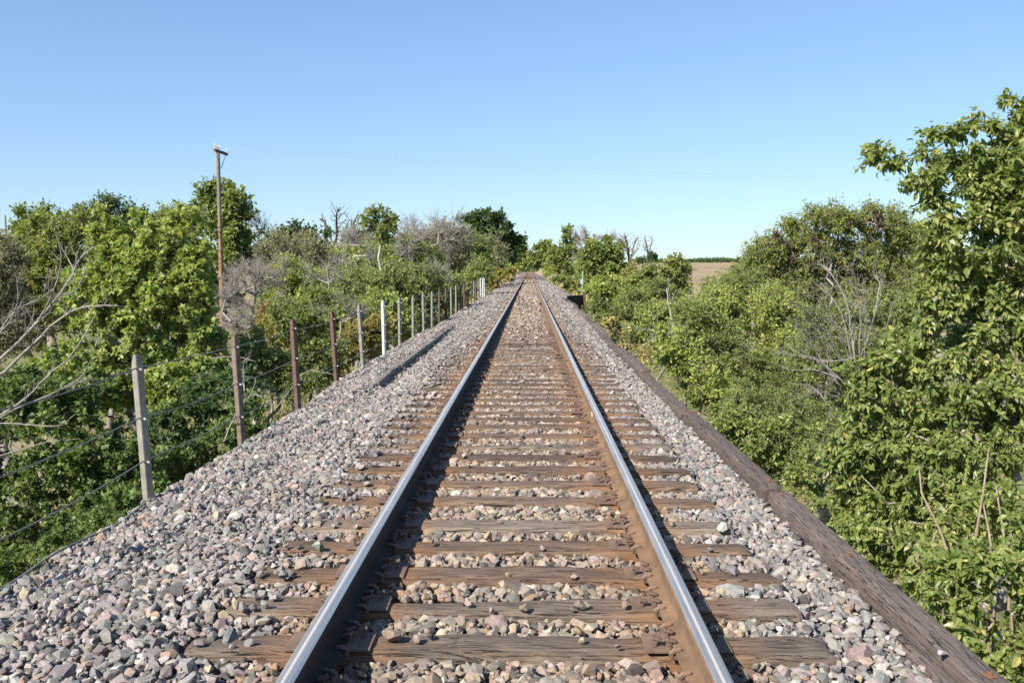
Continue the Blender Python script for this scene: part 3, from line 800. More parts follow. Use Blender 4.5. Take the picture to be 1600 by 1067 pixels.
pole, ix = utility_pole(340, 229, 45.0, 'tall wooden utility pole with slanted crossarm above the left trees')
utility_pole(8, 336, 120.0, 'distant thin utility pole at the far left edge', False, .13)
# the wires run on to a pole beyond the right edge of the picture
endp = at(1640, 282, 78.0)
for k, v in enumerate(ix):
    e = Vector((endp[0] + [-.2, .6, 1.6][k], endp[1] + [.8, .1, -.9][k], endp[2] + [0, .0, .3][k]))
    pts = [v.lerp(e, u) - Vector((0, 0, 4 * u * (1 - u) * [.5, .75, .62][k])) for u in np.linspace(0, 1, 40)]
    mb = MB(); mb.tube([tuple(q) for q in pts], .003, 4)
    tag(mb.build('power_wire', M_WIRE, None, True), ['uppermost', 'middle', 'lowest'][k] + ' of three thin power wires crossing the sky from the tall pole', 'power wire', 'power wires crossing the sky')

# ------------------------------------------------------------------ vegetation
def frustums(A, B, ra, rb, n):
    """many separate tapered tubes at once"""
    T = nrm(B - A); ref = np.where(np.abs(T[:, 2:3]) < .9, np.array([[0, 0, 1.0]]), np.array([[1.0, 0, 0]]))
    U = nrm(np.cross(T, ref)); W = np.cross(T, U); a = np.arange(n) / n * 2 * np.pi
    ring = U[:, None] * np.cos(a)[None, :, None] + W[:, None] * np.sin(a)[None, :, None]
    V = np.stack([A[:, None] + ring * ra[:, None, None], B[:, None] + ring * rb[:, None, None]], 1)   # m,2,n,3
    m = len(A); b = (np.arange(m) * 2 * n)[:, None]; j = np.arange(n)[None]; k = (j + 1) % n
    Fq = np.stack([b + j, b + n + j, b + n + k, b + k], -1).reshape(-1, 4)
    return V.reshape(-1, 3), Fq
def leaves(P, D, Nn, size, shape='leaf', asp=.55):
    """P base points, D direction, Nn normal, size length"""
    D = nrm(D); S_ = nrm(np.cross(D, Nn)); Nn = np.cross(S_, D)
    L = size[:, None]; m = len(P)
    if shape == 'leaf':
        tip = P + D * L - Nn * L * .12; mid = P + D * L * .45
        lft = mid + S_ * L * asp * .5 + Nn * L * .10; rgt = mid - S_ * L * asp * .5 + Nn * L * .10
        V = np.stack([P, rgt, tip, lft], 1).reshape(-1, 3)
        b = (np.arange(m) * 4)[:, None]
        Fc = np.concatenate([b + np.array([[0, 1, 2]]), b + np.array([[0, 2, 3]])], 1).reshape(-1, 3)
        return V, Fc, 2
    if shape == 'ovate':
        s_ = S_ * L * asp * .5; up = Nn * L
        tip = P + D * L - up * .20; a = P + D * L * .28; b_ = P + D * L * .68 - up * .05
        V = np.stack([P, a - s_ * .92 + up * .12, b_ - s_ * .78 + up * .07, tip, b_ + s_ * .78 + up * .07, a + s_ * .92 + up * .12, P + D * L * .5], 1).reshape(-1, 3)
        b = (np.arange(m) * 7)[:, None]
        Fc = np.concatenate([b + np.array([q]) for q in ([0, 1, 6], [1, 2, 6], [2, 3, 6], [6, 3, 4], [6, 4, 5], [6, 5, 0])], 1).reshape(-1, 3)
        return V, Fc, 6
    if shape == 'maple':
        tip = P + D * L; a1 = P + D * L * .30
        l1 = a1 + S_ * L * .52 + D * L * .18 - Nn * L * .08; r1 = a1 - S_ * L * .52 + D * L * .18 - Nn * L * .08
        V = np.stack([P, r1, a1 + D * L * .25 - S_ * L * .16, tip, a1 + D * L * .25 + S_ * L * .16, l1], 1).reshape(-1, 3)
        b = (np.arange(m) * 6)[:, None]
        Fc = np.concatenate([b + np.array([[0, 1, 2]]), b + np.array([[0, 2, 4]]), b + np.array([[2, 3, 4]]), b + np.array([[0, 4, 5]])], 1).reshape(-1, 3)
        return V, Fc, 4
def grow(rs, base, top, targets, seg):
    nodes = [np.array(base)]; par = [-1]
    n = max(3, int(np.linalg.norm(top - base) / seg)); prev = 0
    for k in range(1, n + 1):
        u = k / n; q = base * (1 - u) + top * u + rs.normal(size=3) * np.array([.04, .04, 0]) * np.linalg.norm(top - base) * (.35 if k < n else 0)
        nodes.append(q); par.append(prev); prev = len(nodes) - 1
    start = max(1, int(n * .3))
    cap = len(nodes) + len(targets) * 14
    A = np.zeros((cap, 3)); A[:len(nodes)] = nodes; cnt = len(nodes); tipidx = []
    order = np.argsort(np.linalg.norm(targets - (base * .3 + top * .7), axis=1))
    for ti in order:
        t = targets[ti]
        d = A[start:cnt] - t; c = np.linalg.norm(d, axis=1) + .9 * np.maximum(0, d[:, 2])
        k0 = int(np.argmin(c)) + start; dist = np.linalg.norm(A[k0] - t)
        ns = int(min(12, max(1, round(dist / seg)))); prev = k0; a = A[k0].copy()
        for s in range(1, ns + 1):
            u = s / ns; q = a * (1 - u) + t * u
            if s < ns: q = q + rs.normal(size=3) * seg * .16 + np.array([0, 0, 1]) * dist * .10 * math.sin(u * math.pi)
            A[cnt] = q; par.append(prev); prev = cnt; cnt += 1
        tipidx.append(prev)
    A = A[:cnt]; par = np.array(par)
    wgt = np.zeros(cnt); wgt[tipidx] += 1
    for k in range(cnt - 1, 0, -1): wgt[par[k]] += max(wgt[k], .2)
    return A, par, np.maximum(wgt, .3)
ROOTS = []
STY = {  # leaf material, bark, shape, aspect, twigs per cluster, leaves per twig, leaf px, cluster px, coverage, droop
 'maple': ('maple', 'grey', 'maple', 1, 7, 11, 7.2, 17, 5.6, .15), 'low': ('maple_low', 'grey', 'maple', 1, 7, 10, 8, 22, 4.6, .2),
 'elm': ('elm', 'grey', 'ovate', .5, 6, 12, 13.5, 32, 5.0, .45), 'bush': ('elm', 'vine', 'ovate', .55, 6, 8, 19, 34, 3.6, .25),
 'olive': ('olive', 'grey', 'leaf', .4, 8, 13, 4.4, 19, 4.4, .3), 'dark': ('dark', 'dark', 'leaf', .6, 8, 11, 5.0, 17, 4.6, .1),
 'mid': ('mid', 'grey', 'leaf', .55, 8, 12, 4.4, 20, 5.0, .1), 'lime': ('lime', 'vine', 'leaf', .5, 8, 12, 4.6, 20, 5.0, .1),
 'yellow': ('yellow', 'grey', 'leaf', .6, 8, 10, 4.8, 18, 4.2, .1), 'grey': ('grey', 'brush', 'leaf', .5, 9, 8, 4.2, 20, 3.4, .0),
 'rust': ('rust', 'brush', 'leaf', .5, 9, 9, 5, 13, 3.0, .0), 'bare': (None, 'brush', '', 1, 12, 0, 6, 24, 2.0, 0),
 'dead': (None, 'pale', '', 1, 6, 0, 6, 26, 1.2, 0), 'darkbare': (None, 'dark', '', 1, 7, 0, 6, 24, 1.0, 0),
}
def plant(name, label, cat, style, Yd, blobs, group=None, base=None, cov=1.0, lp=None, cp=None, thick=1.0, seed=None, bark=None, depth=.8, leafm=None, twigr=1.0, lpt=None, top=None):
    lm, bk, shape, asp, m, L, lpx, cpx, cv, droop = STY[style]
    if bark: bk = bark
    if leafm: lm = leafm
    if lp: lpx = lp
    if cp: cpx = cp
    if lpt: L = lpt
    seed = seed if seed is not None else (abs(hash((round(blobs[0][0]), round(Yd * 10)))) % 99991)
    rs = np.random.default_rng(seed); k = Yd / F
    cs, rd, area = [], [], []
    for b in blobs:
        dy = (b[4] if len(b) > 4 else rs.uniform(-.35, .35) * b[2] * k)
        cs.append(at(b[0], b[1], Yd + dy)); rd.append((b[2] * k, b[2] * k * depth, b[3] * k)); area.append(math.pi * b[2] * b[3])
    area = np.array(area); lw = lpx * lpx * (.30 if shape == 'maple' else .20)
    ntot = int(area.sum() * cv * cov / lw / max(1, m * L)) if L else int(area.sum() * cv * cov / 420.)
    ntot = max(10, ntot)
    T = []
    for c, r, a in zip(cs, rd, area / area.sum()):
        n = max(2, int(round(ntot * a))); d = nrm(rs.normal(size=(n, 3))); rr = rs.uniform(.12, 1, (n, 1)) ** .45
        T.append(np.array(c) + d * rr * np.array(r) * (1 - .1 * rs.random((n, 1))))
    T = np.concatenate(T); cen = T.mean(0)
    if name in ('shrub', 'weeds'): thick *= .5
    if base is None: bx_ = cen[0] + rs.uniform(-.3, .3) * k * 30; by_ = cen[1]
    else: q = at(base[0], base[1], Yd); bx_, by_ = q[0], Yd
    gz = float(ground(bx_, by_)) 
    if base is not None and len(base) > 2: gz = q[2]
    gz = min(gz, T[:, 2].min() + (T[:, 2].max() - T[:, 2].min()) * .35)
    bs = np.array([bx_, by_, gz]); tp = np.array(at(top[0], top[1], Yd)) if top else np.array([cen[0], cen[1], cen[2] + (T[:, 2].max() - cen[2]) * .55])
    root = empty(name, tuple(bs)); tag(root, label, cat, group); ROOTS.append(root)
    A, par, wgt = grow(rs, bs + np.array([0, 0, -.15]), tp, T, cpx * k * 1.1)
    r0 = .55 * k * thick; rad = r0 * wgt ** .46
    ch = np.arange(1, len(A)); a_, b_ = A[par[ch]], A[ch]
    rp = np.minimum(rad[par[ch]], rad[ch] * 1.5)
    V1, F1 = frustums(a_, b_, rp, rad[ch], 6)
    # twigs
    n = len(T); rc = cpx * k
    out = nrm(T - cen); mm = m
    d = nrm(out[:, None] * .75 + np.array([0, 0, .35]) + rs.normal(size=(n, mm, 3)) * .75)
    ln = rc * rs.uniform(.55, 1.25, (n, mm, 1)); a2 = np.repeat(T[:, None], mm, 1) - d * ln * .15; b2 = T[:, None] + d * ln - np.array([0, 0, 1]) * ln * droop * .8
    A2, B2 = a2.reshape(-1, 3), b2.reshape(-1, 3); tr = np.full(len(A2), .33 * k * twigr)
    mid2 = (A2 + B2) / 2 + rs.normal(size=A2.shape) * rc * .08
    V2, F2 = frustums(np.concatenate([A2, mid2]), np.concatenate([mid2, B2]), np.concatenate([tr, tr * .8]), np.concatenate([tr * .8, tr * .4]), 3)
    VV = np.concatenate([V1, V2]) - bs; FF = np.concatenate([F1, F2 + len(V1)])
    extra = None
    if not L:   # side twiglets on bare wood
        e = 3; tt = rs.uniform(.25, .9, (len(A2), e, 1)); sp = A2[:, None] * (1 - tt) + B2[:, None] * tt
        dd = nrm((B2 - A2)[:, None] / rc + rs.normal(size=sp.shape) * .6 + np.array([0, 0, .25])); ee = sp + dd * rc * rs.uniform(.25, .6, sp.shape[:2] + (1,))
        V3, F3 = frustums(sp.reshape(-1, 3), ee.reshape(-1, 3), np.full(len(A2) * e, .24 * k * twigr), np.full(len(A2) * e, .12 * k * twigr), 3)
        FF = np.concatenate([FF, F3 + len(VV)]); VV = np.concatenate([VV, V3 - bs])
    link('trunk', npmesh('trunk', VV, FF, True), BK[bk], root)
    if L:
        tt = (rs.random((len(A2), L, 1)) ** .8) * 1.05; p = A2[:, None] * (1 - tt) + B2[:, None] * tt + rs.normal(size=(len(A2), L, 3)) * rc * .09
        tw = nrm(B2 - A2)[:, None]
        D = nrm(tw * .6 + rs.normal(size=p.shape) * .65 - np.array([0, 0, droop * 1.2]))
        oo = np.repeat(out, mm, 0)[:, None]
        Nn = nrm(np.array([-.15, -.2, .7]) + oo * .35 + rs.normal(size=p.shape) * .62)
        p = p.reshape(-1, 3); D = D.reshape(-1, 3); Nn = Nn.reshape(-1, 3)
        sz = lpx * k * rs.lognormal(-.06, .32, len(p)).clip(.4, 1.7)
        V, Fc, per = leaves(p, D, Nn, sz, shape, asp)
        cl = np.repeat(rs.normal(size=n) * .10, mm * L)
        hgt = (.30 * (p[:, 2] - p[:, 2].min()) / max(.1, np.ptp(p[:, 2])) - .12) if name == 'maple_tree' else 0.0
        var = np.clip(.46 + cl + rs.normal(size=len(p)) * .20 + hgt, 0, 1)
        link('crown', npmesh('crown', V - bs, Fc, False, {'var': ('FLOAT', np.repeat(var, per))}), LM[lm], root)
    return root
def limbs(name, label, cat, Yd, lines, r, bark='pale', group=None, tw=5, tl=26, seed=1, ground_from=None, spread=.7):
    """bare branches along given courses, each with side twigs and their twiglets; r in metres at the butt"""
    rs = np.random.default_rng(seed); k = Yd / F; Vs, Fs, n0 = [], [], 0
    def put(pts, r0, r1, n=6):
        nonlocal n0
        mb = MB(); mb.tube(pts, np.linspace(r0, r1, len(pts)), n, False); V = np.concatenate(mb.v); Fq = np.concatenate(list(mb.f.values())[0])
        Vs.append(V); Fs.append(Fq + n0); n0 += len(V)
    def smooth(p):
        for _ in range(2):
            q = [p[0]]
            for a, b in zip(p[:-1], p[1:]): q += [a * .75 + b * .25, a * .25 + b * .75]
            p = q + [p[-1]]
        return np.array(p)
    base = None
    for ln in lines:
        sc = ln[0] if isinstance(ln[0], (int, float)) else 1.0
        pxs = ln[1:] if isinstance(ln[0], (int, float)) else ln
        dy = rs.uniform(-.12, .12) * Yd * .5; m = len(pxs)
        P = [at(a, b, Yd + dy * (i / max(1, m - 1))) for i, (a, b) in enumerate(pxs)]
        if base is None: base = P[0].copy()
        P = smooth(P); P = P + rs.normal(size=P.shape) * k * .5
        put(P, r * sc, r * sc * .3)
        L = np.linalg.norm(np.diff(P, axis=0), axis=1).sum()
        nt_ = max(2, int(tw * L / (k * 100)))
        for t in range(nt_):
            u = rs.uniform(.22, .98); i = int(u * (len(P) - 2)); d = nrm(P[i + 1] - P[i]); a = P[i]
            dd = nrm(d * 1.0 + rs.normal(size=3) * spread + np.array([0, 0, .25])); l = tl * k * rs.uniform(.4, 1.3) * (1.2 - .5 * u)
            Q = [a]
            for s_ in range(4): dd = nrm(dd + rs.normal(size=3) * .22 + np.array([0, 0, .05])); Q.append(Q[-1] + dd * l / 4)
            rr_ = r * sc * (.42 - .2 * u); put(smooth(Q), rr_, rr_ * .35, 4)
            for e in range(rs.integers(2, 5)):
                j = rs.integers(1, 5); d2 = nrm(dd + rs.normal(size=3) * .8); l2 = l * rs.uniform(.2, .5)
                put(np.array([Q[j], Q[j] + d2 * l2 * .5 + rs.normal(size=3) * l2 * .06, Q[j] + d2 * l2]), rr_ * .5, rr_ * .2, 3)
    root = empty(name, tuple(base)); tag(root, label, cat, group)
    link('branches', npmesh('branches', np.concatenate(Vs) - base, np.concatenate(Fs), True), BK[bark], root)
    return root
#VEG
GL, GR = 'trees and shrubs left of the track', 'trees and shrubs right of the track'
def shrubs(name, cat, style, items, group, **kw):
    for (lab, Yd, blobs) in items: plant(name, lab, cat, style, Yd, blobs, group, **kw)
# ---- left, near to far
limbs('dead_limb', 'bare silvery dead tree reaching in from the left edge before the maple', 'dead tree', 8.0,
      [[1.3, (-150, 690), (-60, 610), (20, 545), (70, 490), (108, 440), (125, 400), (150, 385)], [1.0, (-60, 610), (0, 588), (60, 530), (95, 495), (130, 478), (185, 478)],
       [.7, (60, 500), (78, 470), (92, 430), (98, 395), (78, 345)], [.5, (108, 440), (118, 425), (104, 400), (96, 385)], [.7, (-60, 560), (-10, 530), (15, 505), (30, 470), (25, 430)], [.6, (0, 515), (28, 480), (60, 470), (85, 450)],
       [.5, (80, 482), (75, 450), (80, 420)], [.5, (100, 460), (120, 455), (135, 420), (140, 400)], [.4, (40, 520), (40, 490), (36, 470)]], .015, 'pale', GL, tw=8, tl=30, seed=5)
limbs('dead_limb', 'low bare grey branches at the left edge under the silvery dead tree', 'dead tree', 7.4,
      [[1.0, (-120, 740), (-20, 660), (40, 625), (75, 585), (110, 560), (135, 520), (150, 490)], [.9, (-60, 690), (20, 640), (70, 620), (120, 598), (150, 590)], [.6, (100, 605), (130, 590), (152, 540), (153, 510)], [.5, (110, 560), (140, 548), (155, 535)],
       [.6, (-40, 660), (40, 662), (95, 668), (120, 645)], [.5, (-30, 720), (40, 700), (80, 688), (125, 686)], [.5, (60, 600), (85, 580), (82, 556)]], .011, 'pale', GL, tw=5, tl=20, seed=6)
plant('maple_tree', 'big bright green maple left of the tall pole, yellowish on top', 'maple tree', 'maple', 17.0,
      [(165, 345, 8, 18), (182, 352, 8, 16), (215, 344, 9, 18), (240, 352, 8, 16), (262, 348, 7, 14), (285, 342, 9, 16), (303, 350, 8, 20), (150, 372, 8, 18), (170, 392, 38, 40), (225, 406, 46, 44), (282, 396, 38, 38), (302, 430, 28, 42), (150, 470, 58, 55), (225, 490, 80, 70), (290, 500, 50, 60), (190, 580, 90, 70), (275, 590, 70, 60), (245, 440, 70, 50), (190, 430, 50, 50), (280, 460, 48, 50), (130, 590, 60, 60), (325, 560, 30, 50), (60, 600, 40, 40)],
      GL, base=(220, 930, 1), cov=1.25, thick=1.3, seed=3)
plant('box_elder', 'green box elder, leaves dimmed for shade, filling the lower left corner behind the nearest fence post', 'box elder', 'low', 12.5,
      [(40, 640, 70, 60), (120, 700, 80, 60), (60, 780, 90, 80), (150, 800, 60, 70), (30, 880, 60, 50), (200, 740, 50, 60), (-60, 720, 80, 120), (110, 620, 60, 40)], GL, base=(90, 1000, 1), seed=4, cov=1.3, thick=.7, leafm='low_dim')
plant('shaded_tree', 'shaded dark tree with grey dead twigs between the first two fence posts', 'tree', 'low', 15.5,
      [(270, 680, 60, 60), (330, 640, 50, 60), (300, 740, 60, 50), (240, 760, 60, 40), (370, 610, 40, 40), (390, 660, 30, 30)], GL, cov=.8, leafm='dark', seed=8)
limbs('dead_branches', 'grey crooked dead branches between the second and third fence posts', 'dead shrub', 13.0,
      [[(350, 690), (370, 640), (395, 615), (400, 590)], [.8, (395, 615), (412, 620), (415, 640)], [(355, 560), (375, 590), (385, 620), (378, 570), (390, 555)], [.8, (430, 640), (460, 600), (480, 575), (520, 585)], [.7, (330, 560), (370, 555), (400, 565)], [.6, (300, 590), (330, 585), (355, 600)]], .012, 'pale', GL, tw=8, tl=24, seed=9, spread=1.0)
plant('brush_pile', 'bare grey thicket just right of the tall pole', 'bare shrub', 'bare', 27.0,
      [(385, 450, 34, 42), (420, 430, 34, 40), (400, 500, 36, 36), (365, 490, 22, 36)], GL, cov=1.0, seed=10)
plant('yellow_tree', 'olive and yellow leaved tree at the far left behind the dead limb', 'tree', 'yellow', 26.0,
      [(95, 385, 40, 48), (70, 440, 55, 50), (110, 470, 45, 50), (130, 350, 20, 22), (60, 360, 25, 25), (40, 500, 50, 50)], GL, seed=11, leafm='olive')
plant('grey_tree', 'thin leaved grey twigged tree at the left frame edge', 'tree', 'grey', 24.0,
      [(0, 420, 34, 50), (5, 500, 40, 60), (-30, 460, 30, 70)], GL, cov=1.5, seed=12)
plant('dark_tree', 'dark green treetop beside the far left pole', 'tree', 'dark', 42.0,
      [(45, 348, 28, 20), (75, 345, 25, 18), (25, 380, 28, 26), (60, 380, 40, 30), (10, 400, 30, 30)], GL, cov=.8, seed=13, leafm='mid')
plant('leafy_tree', 'dark leafy treetop poking above the left side of the bright maple', 'tree', 'mid', 34.0,
      [(168, 325, 20, 17), (150, 350, 26, 24), (195, 345, 22, 22), (175, 400, 40, 50)], GL, seed=14, leafm='dark')
plant('olive_tree', 'olive treetop rising behind the middle of the bright maple', 'tree', 'olive', 45.0,
      [(230, 352, 34, 20), (270, 345, 30, 22), (255, 380, 60, 36), (300, 345, 20, 20)], GL, cov=1.2, seed=15)
plant('ash_tree', 'open crowned ash tree standing behind the tall pole', 'ash tree', 'dark', 50.0,
      [(345, 305, 30, 22), (330, 335, 28, 26), (365, 330, 26, 30), (350, 370, 38, 40), (372, 385, 24, 30), (345, 430, 44, 50), (380, 350, 14, 30)], GL, cov=.95, seed=16, leafm='mid', lp=7)
plant('twiggy_tree', 'sparse twigs and few leaves right of the ash tree', 'tree', 'bare', 52.0, [(400, 370, 22, 34), (425, 360, 18, 26)], GL, cov=.8, seed=17)
plant('scrub_tree', 'dark grey green scrub tree right of the grey thicket', 'tree', 'dark', 50.0,
      [(450, 385, 36, 28), (485, 382, 30, 24), (430, 410, 34, 30), (480, 415, 44, 34), (465, 365, 20, 14)], GL, cov=1.0, leafm='dark', lp=6, seed=18)
plant('scrub_tree', 'grey twigged scrub tree before the dark scrub left of the crooked dead tree', 'tree', 'grey', 46.0,
      [(470, 400, 50, 30), (500, 430, 40, 36), (435, 395, 26, 30)], GL, cov=1.1, seed=19)
plant('young_tree', 'yellow green leafy young tree right of the grey thicket', 'tree', 'lime', 31.0,
      [(455, 430, 30, 24), (480, 450, 26, 24), (435, 450, 22, 26), (460, 475, 40, 30)], GL, seed=20)
limbs('crooked_tree', 'crooked leafless dark tree against the sky left of the pale trunk', 'dead tree', 55.0,
      [[1.6, (552, 440), (543, 420), (532, 400), (514, 383), (506, 368), (510, 350), (505, 345)], [1.0, (532, 400), (545, 385), (555, 365), (552, 348), (560, 335)], [.8, (520, 388), (528, 365), (524, 340), (530, 325)], [.8, (545, 425), (560, 405), (572, 385), (570, 365)], [.7, (538, 392), (536, 370), (545, 345)]], .11, 'dark', GL, tw=18, tl=22, seed=21)
plant('thin_trunk_tree', 'slim tree with bare pale trunk and a leafy tuft on top', 'tree', 'mid', 35.0,
      [(592, 336, 16, 12), (606, 350, 14, 12), (578, 350, 15, 12), (594, 352, 18, 14), (598, 368, 14, 8)], GL, base=(596, 560, 1), top=(593, 350), cov=.9, bark='white', thick=.55, seed=22, lp=4.4, cp=12)
for k, (lab, st, Yd, bl, kw) in enumerate([
  ('olive green tree filling the gap below the crooked dead tree', 'mid', 46, [(555, 420, 40, 36), (590, 420, 40, 36), (530, 440, 30, 34)], dict(leafm='lime', cov=.9)),
  ('grey green twiggy tree left of the slim pale trunk', 'grey', 52, [(560, 385, 26, 22), (575, 400, 30, 30), (545, 410, 30, 24)], dict(cov=1.1)),
  ('olive tree right of the slim pale trunk', 'olive', 52, [(630, 395, 34, 28), (655, 410, 36, 34), (620, 425, 34, 30)], dict(cov=1.2, leafm='mid')),
  ('pale grey bare topped tree midway between slim trunk and track', 'bare', 78, [(640, 370, 26, 22), (680, 362, 30, 22), (665, 385, 34, 26), (715, 360, 22, 24)], dict(cov=.6)),
  ('tall grey green tree beside the bare topped one', 'grey', 80, [(660, 395, 36, 30), (700, 385, 34, 34), (690, 410, 40, 30)], dict(cov=1.6)),
  ('olive leaved tree left of the big dark tree by the track', 'olive', 88, [(700, 400, 26, 34), (725, 385, 22, 30), (740, 400, 26, 34), (715, 425, 34, 22)], dict(cov=1.3, leafm='mid')),
  ('bright green low tree behind the middle fence posts', 'mid', 30, [(560, 460, 46, 34), (610, 450, 40, 32), (520, 480, 40, 34), (640, 470, 30, 26)], dict(leafm='mid')),
  ('yellowish shrub behind the fifth fence post', 'yellow', 22, [(560, 530, 30, 30), (590, 520, 26, 26), (530, 560, 24, 28)], dict(cov=1.1)),
  ('deep green shrub left of the third fence post', 'mid', 20, [(480, 520, 34, 34), (500, 560, 40, 36), (450, 500, 28, 26)], dict(cov=1.0)),
  ('yellow leaved shrub behind the fence below the grey thicket', 'yellow', 22, [(430, 520, 24, 34), (415, 550, 26, 30)], dict(cov=1.0)),
  ('small rusty orange shrub below the grey thicket', 'rust', 24, [(425, 492, 18, 22)], dict(cov=1.2)),
  ('dark leaved shrub behind the fourth fence post', 'dark', 24, [(520, 510, 36, 34), (545, 500, 30, 30), (500, 480, 30, 26)], dict(cov=1.0, leafm='mid')),
  ('green shrub between fence posts four and six', 'mid', 25, [(590, 490, 34, 30), (620, 500, 30, 30), (575, 500, 20, 26)], dict(cov=1.1, leafm='lime')),
  ('low dark green shrub behind posts seven to nine', 'low', 30, [(630, 480, 26, 30), (655, 485, 24, 26)], dict(lp=6, cp=16, leafm='dark')),
  ('green shrub behind the tightly spaced far posts', 'mid', 42, [(680, 460, 28, 22), (650, 455, 30, 22), (705, 455, 24, 18), (610, 465, 34, 24)], dict(cov=1.2)),
  ('leafy green shrub behind the last fence posts', 'mid', 60, [(730, 440, 22, 14), (745, 430, 20, 16), (700, 440, 28, 18), (665, 435, 28, 20)], dict(cov=1.3, leafm='mid')),
  ('grey brown twiggy tree before the dark tree by the track', 'grey', 100, [(765, 400, 18, 28), (752, 420, 20, 22), (772, 425, 14, 16)], dict(cov=1.6)),
  ('low yellow green shrub at the foot of the dark tree', 'lime', 130, [(798, 420, 9, 7), (790, 424, 9, 6)], dict(cov=1.4, lp=4, cp=8)),
  ('yellow brown weed clump beside the ballast left of the vanishing point', 'yellow', 95, [(784, 430, 12, 7), (770, 434, 12, 8), (795, 426, 8, 5)], dict(cov=1.4, lp=4, cp=8)),
]): plant('shrub' if 'shrub' in lab or 'weed' in lab else 'tree', lab, 'shrub' if 'shrub' in lab else ('weeds' if 'weed' in lab else 'tree'), st, Yd, bl, GL, seed=100 + k, **kw)
shrubs('bare_tree', 'bare tree', 'bare', [
  ('pale twiggy bare treetops between crooked tree and slim trunk', 44, [(560, 370, 20, 20), (575, 390, 22, 20)]),
  ('pale twigs rising right of the slim trunk tree', 50, [(630, 380, 22, 20), (650, 372, 18, 18)]),
  ('grey bare twigs in the middle of the left thicket', 27, [(500, 430, 30, 26), (530, 420, 26, 22)]),
  ('grey bare twigs behind the far fence posts', 40, [(680, 435, 22, 16), (655, 440, 16, 14)]),
  ('low grey twigs between the fourth and fifth fence posts', 21, [(545, 480, 22, 24), (500, 500, 20, 22)])], GL, cov=.3, cp=22)
plant('dark_tree', 'large rounded dark green tree left of the vanishing point', 'tree', 'dark', 165.0,
      [(762, 345, 26, 15), (740, 350, 16, 12), (775, 362, 22, 18), (790, 380, 16, 20), (795, 400, 16, 18), (780, 405, 20, 24), (806, 385, 9, 16), (758, 375, 20, 20)], GL, cov=1.6, seed=60, lp=5, cp=11)
plant('dark_tree', 'dark tree beside the rails just left of the vanishing point', 'tree', 'dark', 240.0,
      [(810, 384, 10, 13), (806, 402, 12, 14), (817, 398, 8, 15), (820, 411, 6, 7), (800, 412, 10, 8)], GL, cov=1.8, seed=61, lp=4, cp=7, leafm='mid')
# ---- right, near to far
plant('elm_tree', 'large near elm with glossy leaves filling the right edge', 'elm tree', 'elm', 8.6,
      [(1578, 240, 26, 36), (1577, 166, 8, 26), (1551, 192, 8, 20), (1597, 176, 8, 34), (1586, 215, 16, 24), (1480, 210, 10, 18), (1459, 220, 7, 14), (1446, 246, 12, 10), (1374, 247, 8, 12), (1362, 252, 6, 6), (1520, 195, 8, 16), (1505, 240, 36, 34), (1555, 290, 70, 56), (1475, 290, 34, 32), (1395, 262, 24, 10), (1434, 288, 26, 15), (1462, 325, 30, 24), (1530, 370, 80, 60), (1600, 300, 60, 80), (1500, 420, 46, 50), (1560, 480, 100, 80), (1462, 480, 44, 40),
       (1420, 545, 52, 44), (1500, 590, 90, 70), (1362, 605, 46, 46), (1380, 670, 70, 60), (1480, 700, 90, 70), (1590, 640, 70, 100), (1330, 700, 40, 50), (1400, 770, 70, 55), (1340, 790, 40, 40), (1640, 450, 80, 150), (1500, 790, 80, 50), (1598, 230, 20, 50)],
      GR, base=(1560, 1250, 1), top=(1570, 420), cov=.85, thick=.9, seed=31, lp=10.2, cp=25)
plant('low_bush', 'broad leaved low bush in the lower right corner beyond the curb timber', 'bush', 'bush', 6.2,
      [(1560, 900, 60, 50), (1500, 960, 50, 50), (1590, 1000, 50, 70), (1540, 1050, 60, 40), (1620, 860, 50, 60), (1470, 900, 40, 34)], GR, base=(1600, 1350, 1), top=(1580, 960), cov=.95, seed=32, lp=13.5)
plant('sapling', 'clump of pale slender stems rising below the near elm', 'sapling', 'bush', 7.4,
      [(1400, 850, 44, 36), (1430, 900, 40, 34), (1350, 840, 34, 26), (1480, 840, 40, 40), (1540, 800, 50, 50)], GR, base=(1480, 1200, 1), cov=.8, seed=33, lp=13, cp=28)
p_ = [((1530, 935), (1524, 840), (1536, 770), (1545, 700)), ((1556, 905), (1545, 830), (1535, 780)), ((1578, 900), (1566, 820), (1556, 760)), ((1500, 930), (1470, 830), (1440, 770), (1436, 730)), ((1465, 915), (1420, 870))]
q0 = at(1530, 960, 6.9); sroot = empty('bare_sapling', tuple(q0)); tag(sroot, 'pale bare slender stems standing in the bushes at the lower right', 'sapling', GR)
for q in p_:
    mb = MB(); pts = [at(a, b, 6.9 + .15 * i) - q0 for i, (a, b) in enumerate(q)]
    pts = [pts[0] - np.array([0, 0, 1.5])] + pts
    mb.tube(pts, np.linspace(.014, .006, len(pts)), 6, True); mb.build('stem', BK['vine'], sroot, True)
plant('locust_tree', 'broad olive brown locust tree with hanging dark pods behind the grey branches', 'locust tree', 'olive', 30.0,
      [(1200, 400, 34, 34), (1235, 370, 36, 30), (1290, 350, 44, 28), (1350, 345, 44, 26), (1400, 350, 30, 24), (1270, 400, 60, 40), (1350, 400, 60, 44), (1420, 400, 40, 44), (1220, 450, 50, 40), (1300, 450, 70, 40), (1170, 430, 30, 26), (1400, 450, 60, 40)],
      GR, cov=1.0, seed=34, lp=4.6, cp=22)
plant('pod_tree', 'brown seed pods and withered leaves hanging in the locust tree', 'pods', 'rust', 29.5,
      [(1230, 375, 24, 20), (1290, 365, 26, 24), (1310, 350, 16, 20), (1350, 360, 26, 20), (1270, 400, 30, 20), (1380, 350, 20, 18)], GR, cov=.14, seed=35, lp=5, cp=10, leafm='pod')
